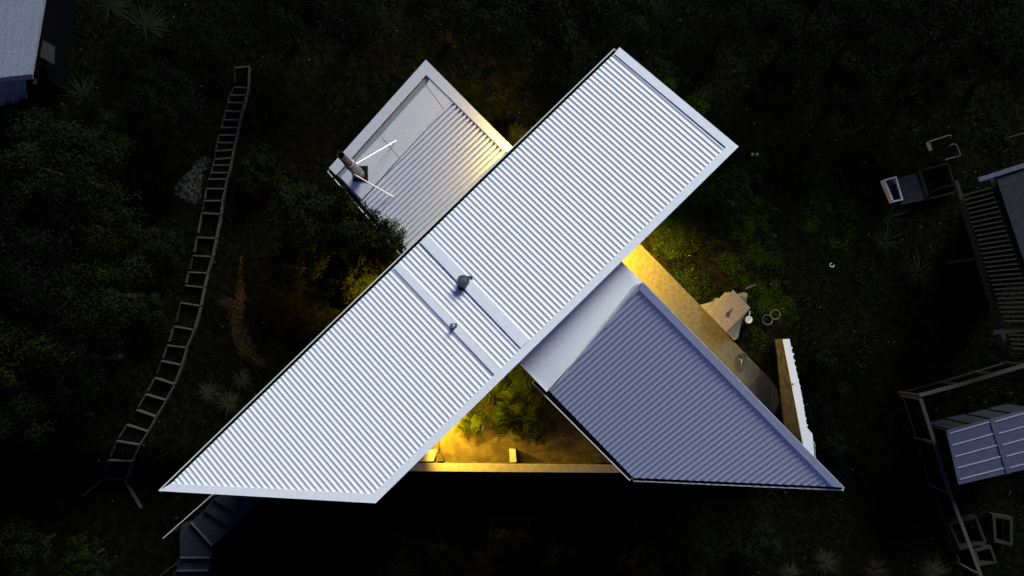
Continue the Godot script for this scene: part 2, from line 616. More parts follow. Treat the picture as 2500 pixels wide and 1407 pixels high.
# the low wing to the north-west, its roof falling to the south-west
func north_wing(h: Node3D) -> void:
	var e0 := Vector3(-6.798, 2.597, -5.928)
	var e1 := Vector3(-3.664, 2.608, -2.378)
	var far := Vector3(0.177, 3.706, -6.330)
	var out := PackedVector3Array([Vector3(-6.765, 2.607, -5.972), e1, far, Vector3(-3.132, 3.640, -9.664)])
	var up := (e1 - e0).cross(far - e0).normalized()
	if up.y < 0.0:
		up = -up
	var deck := Mb.new()
	deck.plate(lifted(out, -up * 0.012), -up * 0.2)
	var roof := put(deck, "north_roof", M.soffit, h)
	roof.set_meta("label", "low square roof with flue, half ribbed and half flat panels")
	var ribs := PackedVector3Array([Vector3(-5.563, 2.631, -4.759), Vector3(-3.664, 2.608, -2.378), Vector3(0.177, 3.706, -6.330), Vector3(-2.113, 3.623, -8.352)])
	corrugated(ribs, e0, e1, 0.172, 0.05, 3, roof, M.roof, [], 2.2)
	var panels := [
		[Vector3(-6.405, 2.617, -5.628), Vector3(-5.610, 2.630, -4.806), Vector3(-4.165, 3.039, -6.260), Vector3(-4.869, 3.040, -7.088)],
		[Vector3(-4.853, 3.045, -7.103), Vector3(-4.149, 3.043, -6.275), Vector3(-2.479, 3.513, -7.932), Vector3(-3.124, 3.531, -8.821)],
		[Vector3(-3.109, 3.535, -8.835), Vector3(-2.463, 3.517, -7.946), Vector3(-2.144, 3.609, -8.281), Vector3(-2.954, 3.601, -9.162)]]
	for q in panels:
		var st := Mb.new()
		st.plate(lifted(PackedVector3Array(q), up * 0.050), -up * 0.04)
		put(st, "flat_panel", M.membrane, roof)
	# the open slot beside the parapet plate
	var edges := [
		[Vector3(-6.854, 2.597, -5.996), Vector3(-6.578, 2.603, -5.724), Vector3(-3.121, 3.583, -9.214), Vector3(-3.122, 3.652, -9.742)],
		[Vector3(-3.122, 3.652, -9.742), Vector3(-3.121, 3.583, -9.214), Vector3(-0.267, 3.643, -6.360), Vector3(0.118, 3.709, -6.419)]]
	for q in edges:
		var st := Mb.new()
		st.plate(lifted(PackedVector3Array(q), up * 0.066), -up * 0.024)
		var a: Vector3 = q[0]
		var b: Vector3 = q[3]
		var inward: Vector3 = (q[1] + q[2] - a - b).normalized() * 0.012
		st.quad(a + up * 0.05 + inward, b + up * 0.05 + inward, b + Vector3.DOWN * 0.2 + inward, a + Vector3.DOWN * 0.2 + inward, -inward)
		put(st, "edge_flashing", M.membrane, roof)
	var floor := Mb.new()
	floor.plate(lifted(PackedVector3Array([Vector3(-6.578, 2.603, -5.724), Vector3(-6.390, 2.615, -5.598), Vector3(-2.954, 3.599, -9.147), Vector3(-3.121, 3.583, -9.214)]), up * 0.004), -up * 0.01)
	put(floor, "slot_floor", M.seam, roof)
	var away := Vector3(up.x, 0, up.z).normalized()
	gutter(Vector3(-6.829, 2.598, -5.974) + Vector3.DOWN * 0.02, Vector3(-3.818, 2.607, -2.547) + Vector3.DOWN * 0.02, away, 0.14, roof)
	house_walls(h, out, up, 0.35, -0.3)
	flue(h, up)
	# rainwater head under the gutter
	var st := Mb.new()
	st.lathe(Vector3(-6.634, 2.300, -5.647), PackedVector2Array([Vector2(0.05, -0.4), Vector2(0.05, 0.0), Vector2(0.085, 0.03), Vector2(0.085, 0.12), Vector2(0.001, 0.13)]), 14)
	put(st, "rain_head", M.gutter, h)


func flue(h: Node3D, up: Vector3) -> void:
	var p := Vector3(-5.667, 2.739, -5.704)
	var st := Mb.new()
	st.lathe(p, PackedVector2Array([Vector2(0.19, 0.0), Vector2(0.19, 0.42), Vector2(0.175, 0.45), Vector2(0.175, 1.78), Vector2(0.19, 1.8), Vector2(0.19, 1.86), Vector2(0.14, 1.9)]), 28)
	var f := put(st, "flue", M.zinc, h)
	f.set_meta("label", "tall grey metal flue with two bright rings and stays")
	for ring in [[0.62, 0.205], [2.02, 0.165]]:
		st = Mb.new()
		st.lathe(p + Vector3.UP * ring[0], PackedVector2Array([Vector2(0.15, -0.05), Vector2(ring[1], -0.045), Vector2(ring[1], 0.045), Vector2(0.15, 0.05)]), 28)
		put(st, "ring", M.steel, f)
	st = Mb.new()
	st.lathe(p, PackedVector2Array([Vector2(0.135, 1.85), Vector2(0.135, 2.6), Vector2(0.125, 2.62), Vector2(0.125, 3.15), Vector2(0.112, 3.15), Vector2(0.112, 1.7), Vector2(0.001, 1.7)]), 28)
	put(st, "flue_top", M.soot, f)
	st = Mb.new()
	var side := Vector3.RIGHT * 0.30
	side -= up * side.dot(up)
	var other := up.cross(side)
	st.obox(Vector3(-5.642, 2.747, -5.741) + up * 0.055, side, up * 0.010, other)
	var boot := put(st, "boot", M.rubber, f)
	st = Mb.new()
	for s in [-1.0, 1.0]:
		st.obox(Vector3(-5.642, 2.747, -5.741) + up * 0.061 + side * s * 0.93, side * 0.035, up * 0.012, other * 0.965)
		st.obox(Vector3(-5.642, 2.747, -5.741) + up * 0.061 + other * s * 0.93, side * 0.89, up * 0.011, other * 0.035)
	put(st, "boot_rim", M.zinc, boot)
	for ends in [[p + Vector3(0.13, 1.35, -0.12), Vector3(-4.287, 3.163, -6.892)], [p + Vector3(-0.02, 1.1, 0.19), Vector3(-4.421, 2.878, -4.862)]]:
		st = Mb.new()
		st.tube(PackedVector3Array(ends), 0.021, 0.021, 8)
		put(st, "stay", M.rod, f)


# the wing to the south-east: a flat link beside the main bar, then a steep plane falling to the south-west
func south_wing(h: Node3D) -> void:
	var e0 := Vector3(1.304, 4.600, 2.171)
	var e1 := Vector3(4.132, 4.600, 5.088)
	var out := PackedVector3Array([e0, e1, Vector3(10.254, 6.568, 4.978), Vector3(4.143, 6.591, -1.405)])
	var up := (e1 - e0).cross(out[2] - e0).normalized()
	if up.y < 0.0:
		up = -up
	var deck := Mb.new()
	deck.plate(lifted(out, -up * 0.012), -up * 0.2)
	var roof := put(deck, "south_roof", M.soffit, h)
	roof.set_meta("label", "steep shaded roof wedge ending in a sharp point")
	corrugated(out, e0, e1, 0.166, 0.024, 5, roof, M.roof)
	var cap := Mb.new()
	cap.plate(lifted(PackedVector3Array([Vector3(4.165, 6.620, -1.476), Vector3(4.076, 6.516, -1.226), Vector3(10.083, 6.518, 4.964), Vector3(10.411, 6.617, 4.981)]), up * 0.052), -up * 0.018)
	var a := Vector3(4.165, 6.620, -1.476)
	var b := Vector3(10.411, 6.617, 4.981)
	var inw := (Vector3(4.076, 6.516, -1.226) - a).normalized() * 0.012
	cap.quad(a + up * 0.034 + inw, b + up * 0.034 + inw, b + Vector3.DOWN * 0.24 + inw, a + Vector3.DOWN * 0.24 + inw, -inw)
	put(cap, "ridge_flashing", M.flash, roof)
	var away := Vector3(up.x, 0, up.z).normalized()
	gutter(Vector3(0.788, 4.551, 1.798) + Vector3.DOWN * 0.05, Vector3(4.113, 4.587, 5.110) + Vector3.DOWN * 0.05, away, 0.125, roof)
	gutter(Vector3(4.140, 4.592, 5.123) + Vector3.DOWN * 0.05, Vector3(10.413, 6.613, 4.994) + Vector3.DOWN * 0.05, Vector3(-0.05, 0, 1).normalized(), 0.09, roof)
	# flat link roof
	var link := Mb.new()
	link.plate(PackedVector3Array([Vector3(-0.701, 4.700, 0.196), Vector3(0.259, 4.700, 1.202), Vector3(1.201, 4.700, 2.162), Vector3(4.295, 5.100, -1.355), Vector3(4.394, 5.100, -1.564), Vector3(3.741, 5.100, -2.231), Vector3(2.643, 5.100, -3.278)]), Vector3.DOWN * 0.24)
	put(link, "link_roof", M.membrane, h)
	var edge := Mb.new()
	edge.bar(Vector3(0.168, 4.680, 1.120), Vector3(1.195, 4.680, 2.171), 0.025, 0.09)
	put(edge, "link_edge", M.gutter, h)
	# gable between the link and the steep roof
	wall(Vector3(1.315, 4.400, 2.202), Vector3(out[3].x, 0, out[3].z), 4.4, e0.y - 0.06, out[3].y - 0.06, 0.08, h, "gable_wall", M.roof)
	# walls
	var top := func(p: Vector3) -> float:
		return e0.y - (up.x * (p.x - e0.x) + up.z * (p.z - e0.z)) / up.y - 0.24
	var w0 := Vector3(1.565, 4.689, 2.149)
	var w1 := Vector3(4.274, 4.722, 4.836)
	var w2 := Vector3(9.518, 6.399, 4.772)
	var w3 := Vector3(3.960, 6.420, -1.034)
	var wing_out := Vector3(w3.z - w2.z, 0, w2.x - w3.x).normalized()
	if wing_out.x < 0.0:
		wing_out = -wing_out
	var sill := w3.lerp(w2, 0.6) + wing_out * 0.1
	lit_window(Vector3(sill.x, 1.3, sill.z), wing_out, 1.3, 1.5, 0.1, 1.3, h, Color(1.0, 0.80, 0.36))
	for pair in [[w0, w1, 0.0], [w1, w2, -2.0], [w2, w3, -0.4]]:
		wall(pair[0], pair[1], pair[2], top.call(pair[0]), top.call(pair[1]), 0.18, h)
	wall(Vector3(0.171, 4.200, 1.141) + Vector3(0.2, 0, 0.0), w0, 0.0, 4.44, 4.44, 0.18, h)
	wall(Vector3(3.595, 4.200, -2.196), w3, -0.2, 4.44, 4.44, 0.18, h)
	# downpipe at the courtyard corner
	var st := Mb.new()
	var d := Vector3(3.401, 4.100, 4.562)
	st.tube(PackedVector3Array([d + Vector3(0.12, 0.05, -0.1), d, d + Vector3(0, -4.0, 0)]), 0.045, 0.045, 10)
	put(st, "downpipe", M.gutter, h)


func house_lights(h: Node3D, edge: PackedVector3Array) -> void:
	var along := (edge[1] - edge[0]).normalized()
	var se := Vector3(-along.z, 0, along.x).normalized()
	if se.x < 0.0:
		se = -se
	var on_wall := func(a: Vector3, b: Vector3, t: float, y: float, inward: Vector3) -> Vector3:
		var p := a.lerp(b, t) + inward * 0.385
		return Vector3(p.x, y, p.z)
	# east side, over the head of the path
	wall_lamp(on_wall.call(edge[2], edge[3], 0.275, 2.3, -se), se, 46.0, h, 1.5, 54.0)
	# courtyard, beside the bench and the ferns
	wall_lamp(on_wall.call(edge[2], edge[3], 0.845, 1.4, -se), se, 21.0, h, 0.9, 56.0)
	lit_window(on_wall.call(edge[2], edge[3], 0.735, 2.3, -se), se, 1.9, 1.0, 0.08, 11.0, h, Color(1.0, 0.80, 0.22))
	# lawn side
	wall_lamp(on_wall.call(edge[0], edge[1], 0.43, 2.3, se), -se, 14.0, h, 1.3, 55.0)
	# over the low wing's roof, turned along it
	wall_lamp(on_wall.call(edge[0], edge[1], 0.81, 4.22, se), -se, 12.0, h, 0.9, 68.0, -along * 0.9, Color(1.0, 0.82, 0.36))


# ---------------------------------------------------------------- hard ground
# a sheet that follows the land, from an outline on the plan
func carpet(outline: PackedVector2Array, rise: float, thick: float, cell := 0.5) -> Mb:
	var b := Mb.new()
	var box := Rect2(outline[0], Vector2.ZERO)
	for p in outline:
		box = box.expand(p)
	var nx := int(ceil(box.size.x / cell))
	var nz := int(ceil(box.size.y / cell))
	for i in nx:
		for j in nz:
			var c := box.position + Vector2(i, j) * cell
			var square := PackedVector2Array([c, c + Vector2(cell, 0), c + Vector2(cell, cell), c + Vector2(0, cell)])
			for piece in Geometry2D.intersect_polygons(outline, square):
				var idx := Geometry2D.triangulate_polygon(piece)
				for k in range(0, idx.size(), 3):
					var t := []
					for q in 3:
						var p: Vector2 = piece[idx[k + q]]
						t.append(Vector3(p.x, lumpy(p.x, p.y) + rise, p.y))
					b.tri(t[0], t[1], t[2], Vector3.UP)
	var turning := 1.0 if Geometry2D.is_polygon_clockwise(outline) else -1.0
	for i in outline.size():
		var p := outline[i]
		var q := outline[(i + 1) % outline.size()]
		var n := maxi(1, int((q - p).length() / cell))
		for k in n:
			var u := p.lerp(q, float(k) / n)
			var w := p.lerp(q, float(k + 1) / n)
			var a := Vector3(u.x, lumpy(u.x, u.y) + rise, u.y)
			var e := Vector3(w.x, lumpy(w.x, w.y) + rise, w.y)
			b.quad(a, e, e + Vector3.DOWN * thick, a + Vector3.DOWN * thick, (e - a).cross(Vector3.DOWN) * turning)
	return b


# an outline made ragged, as spilt soil is
func ragged(outline: PackedVector2Array, amount: float, step := 0.12) -> PackedVector2Array:
	var out := PackedVector2Array()
	for i in outline.size():
		var p := outline[i]
		var q := outline[(i + 1) % outline.size()]
		var n := maxi(1, int((q - p).length() / step))
		for k in n:
			out.append(p.lerp(q, float(k) / n) + Vector2(rng.randf_range(-1, 1), rng.randf_range(-1, 1)) * amount)
	return out


func hard_ground() -> void:
	var path := carpet(PackedVector2Array([Vector2(3.686, -4.701), Vector2(5.257, -3.405), Vector2(7.908, -0.648), Vector2(8.816, 0.382), Vector2(9.850, 1.443), Vector2(10.535, 2.071), Vector2(10.887, 2.500), Vector2(11.039, 3.101), Vector2(10.832, 3.532), Vector2(9.825, 3.060), Vector2(5.815, -0.016), Vector2(2.840, -3.019)]), 0.07, 0.2, 0.6)
	structure(put(path, "path", M.concrete, self))
	var court := carpet(PackedVector2Array([Vector2(-5.274, 5.382), Vector2(4.614, 5.447), Vector2(2.811, 3.616), Vector2(1.326, 2.301), Vector2(-0.166, 1.310), Vector2(-2.483, 3.041)]), 0.03, 0.06, 0.6)
	structure(put(court, "courtyard", M.court, self))
	var clay := carpet(ragged(PackedVector2Array([Vector2(-10.932, -3.168), Vector2(-10.874, -1.677), Vector2(-10.784, -0.016), Vector2(-10.324, 0.981), Vector2(-9.911, 1.647), Vector2(-10.493, 1.564), Vector2(-11.074, 1.148), Vector2(-11.451, 0.233), Vector2(-11.562, -0.681), Vector2(-12.059, -1.096), Vector2(-11.724, -1.345), Vector2(-11.276, -1.179), Vector2(-11.103, -2.340)]), 0.09), 0.012, 0.05, 0.4)
	structure(put(clay, "clay_track", M.clay, self))
	var grit := carpet(ragged(PackedVector2Array([Vector2(-12.236, -7.053), Vector2(-12.206, -6.640), Vector2(-12.441, -6.145), Vector2(-12.544, -5.617), Vector2(-12.714, -5.022), Vector2(-13.278, -5.121), Vector2(-13.691, -5.352), Vector2(-13.438, -5.980), Vector2(-12.936, -6.558), Vector2(-12.635, -6.937)]), 0.12), 0.012, 0.05, 0.4)
	structure(put(grit, "gravel_patch", M.gravel, self))


# low walls round the courtyard and the yard
func garden_walls() -> void:
	var w := thing("courtyard_wall", "low rendered wall with pale cap closing the courtyard", "wall")
	var st := Mb.new()
	var a := Vector3(-4.280, 0.600, 5.322)
	var b := Vector3(4.602, 0.600, 5.402)
	var c := Vector3(4.599, 0.600, 5.705)
	var d := Vector3(-4.600, 0.600, 5.633)
	st.plate(PackedVector3Array([a, b, c, d]), Vector3.DOWN * 0.05)
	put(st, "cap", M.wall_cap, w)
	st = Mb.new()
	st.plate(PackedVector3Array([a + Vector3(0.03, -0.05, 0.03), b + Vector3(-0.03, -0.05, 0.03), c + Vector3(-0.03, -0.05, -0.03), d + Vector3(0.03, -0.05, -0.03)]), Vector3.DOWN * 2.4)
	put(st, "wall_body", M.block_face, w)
	# pieces that stand against it
	var o := thing("concrete_pier", "short pale concrete pier against the middle of the courtyard wall", "pier")
	st = Mb.new()
	st.plate(PackedVector3Array([Vector3(-0.114, 0.420, 4.856), Vector3(0.138, 0.420, 4.856), Vector3(0.179, 0.420, 5.322), Vector3(-0.081, 0.420, 5.322)]), Vector3.DOWN * 0.42)
	put(st, "pier_body", M.render, o)
	o = thing("low_bench", "low concrete bench in the dark corner of the courtyard", "bench")
	st = Mb.new()
	st.plate(PackedVector3Array([Vector3(2.961, 0.400, 5.036), Vector3(3.710, 0.400, 5.004), Vector3(4.065, 0.400, 5.358), Vector3(3.106, 0.400, 5.350)]), Vector3.DOWN * 0.09)
	put(st, "seat", M.block_face, o)
	st = Mb.new()
	st.plate(PackedVector3Array([Vector3(3.052, 0.300, 5.102), Vector3(3.656, 0.300, 5.086), Vector3(3.948, 0.300, 5.344), Vector3(3.165, 0.300, 5.344)]), Vector3.DOWN * 0.3)
	put(st, "base", M.block_face, o)
	o = thing("pale_bench", "pale bench glowing under the eave beside the courtyard wall", "bench")
	st = Mb.new()
	st.plate(PackedVector3Array([Vector3(-4.066, 0.420, 4.888), Vector3(-2.993, 0.420, 4.824), Vector3(-3.120, 0.420, 5.290), Vector3(-4.063, 0.420, 5.290)]), Vector3.DOWN * 0.08)
	put(st, "seat", M.render, o)
	st = Mb.new()
	st.plate(PackedVector3Array([Vector3(-4.012, 0.330, 4.951), Vector3(-3.132, 0.330, 4.903), Vector3(-3.228, 0.330, 5.274), Vector3(-4.010, 0.330, 5.274)]), Vector3.DOWN * 0.33)
	put(st, "base", M.render, o)
	o = thing("wall_fin", "concrete fin foot with a dark rail added for its shadow beside the pale bench", "brace")
	st = Mb.new()
	st.plate(PackedVector3Array([Vector3(-2.927, 0.500, 4.955), Vector3(-2.862, 0.500, 4.955), Vector3(-2.706, 0.500, 5.276), Vector3(-2.982, 0.500, 5.276)]), Vector3.DOWN * 0.5)
	put(st, "foot", M.block_face, o)
	st = Mb.new()
	st.bar(Vector3(-2.891, 0.480, 4.396), Vector3(-2.896, 0.480, 4.975), 0.05, 0.06)  # dark rail added in place of the shadow line of the fin
	put(st, "rail", M.timber_dark, o)
	# yard wall to the east
	w = thing("yard_wall", "tapering block wall with bright white top beside the yard", "wall")
	st = Mb.new()
	var ne := [Vector3(10.641, 1.000, 0.450), Vector3(10.987, 1.000, 2.383), Vector3(11.384, 1.000, 4.761)]
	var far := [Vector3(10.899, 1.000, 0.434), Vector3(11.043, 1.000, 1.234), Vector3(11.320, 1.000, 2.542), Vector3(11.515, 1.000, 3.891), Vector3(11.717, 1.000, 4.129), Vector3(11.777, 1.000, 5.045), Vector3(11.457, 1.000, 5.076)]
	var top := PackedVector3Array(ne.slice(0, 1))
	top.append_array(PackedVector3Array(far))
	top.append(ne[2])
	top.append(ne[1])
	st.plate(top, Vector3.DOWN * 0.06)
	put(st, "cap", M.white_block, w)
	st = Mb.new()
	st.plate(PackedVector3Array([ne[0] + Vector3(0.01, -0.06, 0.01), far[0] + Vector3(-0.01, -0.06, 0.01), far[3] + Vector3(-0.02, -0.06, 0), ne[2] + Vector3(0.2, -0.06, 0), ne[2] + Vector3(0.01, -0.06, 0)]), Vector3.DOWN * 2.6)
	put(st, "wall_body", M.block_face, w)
	# broken block ends along its rough side
	for k in 34:
		var t := k / 33.0
		var p: Vector3 = far[4].lerp(far[5], t) if k > 12 else far[0].lerp(far[3], t * 2.4 + 0.1)
		st = Mb.new()
		var s := rng.randf_range(0.02, 0.045)
		st.obox(p + Vector3(0.02, -0.05, 0), Vector3(s, 0, s * 0.4), Vector3(0, 0.03, 0), Vector3(-s * 0.4, 0, s))
		put(st, "block_chip", M.white_block, w)
	for e in [[Vector3(10.437, 0.700, 0.746), Vector3(10.592, 0.720, 0.745)], [Vector3(10.879, 1.000, 2.192), Vector3(11.015, 1.020, 2.190)]]:
		st = Mb.new()
		st.tube(PackedVector3Array(e), 0.02, 0.02, 6)
		put(st, "tie_rod", M.soot, w)


# ---------------------------------------------------------------- loose things in the yard
func board(called: String, label: String, pts: PackedVector3Array, m: Material, thick := 0.03) -> Node3D:
	var mid := Vector3.ZERO
	for p in pts:
		mid += p / pts.size()
	var st := Mb.new()
	st.plate(lifted(pts, -mid), Vector3.DOWN * thick)
	var o := put(st, called, m, self)
	o.position = mid
	return o


func yard_things() -> void:
	var sheets := [
		["bottom plywood sheet whose corners stick out of the stack", PackedVector3Array([Vector3(7.621, 0.120, -0.928), Vector3(8.471, 0.120, -1.161), Vector3(9.390, 0.120, -1.443), Vector3(9.539, 0.120, -1.410), Vector3(9.570, 0.120, -1.310), Vector3(9.143, 0.120, 0.414), Vector3(9.009, 0.120, 0.496), Vector3(8.911, 0.120, 0.414)]), M.ply_edge],
		["grey plywood sheet second from the bottom of the stack", PackedVector3Array([Vector3(7.851, 0.180, -0.694), Vector3(8.223, 0.180, -1.192), Vector3(8.356, 0.180, -1.225), Vector3(9.404, 0.180, -0.479), Vector3(8.927, 0.180, 0.363)]), M.ply_grey],
		["narrow pale sheet third from the bottom of the stack", PackedVector3Array([Vector3(7.868, 0.240, -0.643), Vector3(8.624, 0.240, -1.438), Vector3(8.707, 0.240, -1.438), Vector3(9.337, 0.240, -0.544), Vector3(8.827, 0.240, 0.313)]), M.ply_edge],
		["brown plywood sheet third from the top of the stack", PackedVector3Array([Vector3(7.900, 0.300, -0.576), Vector3(8.722, 0.300, -1.418), Vector3(8.772, 0.300, -1.451), Vector3(9.468, 0.300, -0.626), Vector3(8.761, 0.300, 0.263)]), M.ply],
		["grey plywood sheet just under the stained top sheet", PackedVector3Array([Vector3(7.917, 0.360, -0.542), Vector3(8.804, 0.360, -1.448), Vector3(9.533, 0.360, -0.707), Vector3(8.678, 0.360, 0.230)]), M.ply_grey],
		["stained plywood sheet on top of the stack by the path", PackedVector3Array([Vector3(7.950, 0.420, -0.525), Vector3(8.892, 0.420, -1.520), Vector3(9.574, 0.420, -0.810), Vector3(8.579, 0.420, 0.180)]), M.ply]]
	for s in sheets:
		tag(board("plywood_sheet", s[0], s[1], s[2], 0.05), s[0], "sheet", "plywood sheets stacked by the path")
	var stain := board("stain", "", ragged_3d(Vector3(8.689, 0.424, -0.607), [Vector2(-0.16, 0.13), Vector2(-0.06, -0.02), Vector2(0.05, -0.09), Vector2(0.13, -0.2), Vector2(0.16, -0.17), Vector2(0.09, -0.01), Vector2(0.06, 0.12), Vector2(-0.02, 0.19)]), M.stain, 0.002)
	stain.get_parent().remove_child(stain)
	stain.name = "stain"
	var top: Node3D = get_node("plywood_sheet_005")
	top.add_child(stain)
	stain.position -= top.position
	var st := Mb.new()
	st.lathe(Vector3.ZERO, PackedVector2Array([Vector2(0.15, 0), Vector2(0.15, 0.03), Vector2(0.135, 0.04), Vector2(0.03, 0.03), Vector2(0.001, 0.03)]), 24)
	st.bar(Vector3(0.02, 0.02, -0.13), Vector3(0.05, 0.02, -0.36), 0.035, 0.03)
	var o: Node3D = put(st, "pail_lid", M.plastic, self)
	o.position = Vector3(9.542, 0.260, -0.329)
	tag(o, "round pale lid with a handle beside the plywood stack", "lid")
	var stake := Mb.new()
	stake.tube(PackedVector3Array([Vector3.ZERO, Vector3(0.0, 0.26, 0)]), 0.03, 0.03, 8)
	o = put(stake, "lid_post", M.timber, self)
	o.position = Vector3(9.625, 0.000, -0.332)
	tag(o, "short timber post under the round pale lid", "post")
	for e in [[Vector3(10.700, 0.050, -0.543), 0.19, "complete pale hoop lying right of the other on the grass"], [Vector3(10.377, 0.050, -0.332), 0.2, "half buried hoop lying left of the other on the grass"]]:
		st = Mb.new()
		var ring := PackedVector3Array()
		for k in 33:
			ring.append(Vector3(cos(TAU * k / 32.0), 0, sin(TAU * k / 32.0)) * e[1])
		st.tube(ring, 0.014, 0.014, 6, false)
		o = put(st, "hoop", M.hoop, self)
		o.position = e[0]
		tag(o, e[2], "hoop", "hoops on the grass")
	o = board("plank", "", PackedVector3Array([Vector3(9.469, 0.090, -1.628), Vector3(9.878, 0.120, -1.785), Vector3(9.902, 0.120, -1.718), Vector3(9.501, 0.090, -1.562)]), M.timber, 0.03)
	tag(o, "short pale offcut of timber lying north of the plywood stack", "plank")
	# hose on the path
	var pts := PackedVector3Array()
	var hc := Vector3(9.234, 0.094, 1.372)
	for k in 27:
		var a := -0.4 + TAU * 0.98 * k / 26.0
		pts.append(Vector3(-sin(a) * 0.17 * (1.0 + 0.12 * sin(2.0 * a)), 0.0, -cos(a) * 0.31))
	pts.append(Vector3(0.12, 0, -0.36))
	pts.append(Vector3(9.490, 0.090, 1.042) - hc)
	st = Mb.new()
	st.tube(pts, 0.024, 0.024, 6)
	o = thing("garden_hose", "dark garden hose looped on the end of the path", "hose", hc)
	put(st, "hose_loop", M.hose, o)
	st = Mb.new()
	st.tube(PackedVector3Array([Vector3(0.02, 0.01, -0.12), Vector3(0.06, 0.01, 0.02)]), 0.022, 0.014, 8)
	put(st, "nozzle", M.brass, o)
	# small pale things
	for e in [[Vector3(9.878, 0.050, -7.108), "left one of two pale balls on the dark grass"], [Vector3(10.072, 0.050, -7.108), "right one of two pale balls on the dark grass"]]:
		var s := SphereMesh.new()
		s.radius = 0.075
		s.height = 0.14
		s.material = M.hoop
		o = put_mesh(s, "ball", self)
		o.position = e[0]
		tag(o, e[1], "ball", "pale balls on the grass")
	st = Mb.new()
	var curl := PackedVector3Array()
	for k in 12:
		var a := k * 0.45
		curl.append(Vector3(cos(a) * (0.11 - k * 0.005), 0.01 + k * 0.004, sin(a) * (0.11 - k * 0.005)))
	st.tube(curl, 0.03, 0.02, 6)
	o = put(st, "plastic_scrap", M.plastic, self)
	o.position = Vector3(13.028, 0.030, -2.568)
	tag(o, "curled scrap of white plastic on the dark lawn", "scrap")


func ragged_3d(c: Vector3, pts: Array) -> PackedVector3Array:
	var flat := ragged(PackedVector2Array(pts), 0.018, 0.05)
	var out := PackedVector3Array()
	for p in flat:
		out.append(c + Vector3(p.x, 0, p.y))
	return out


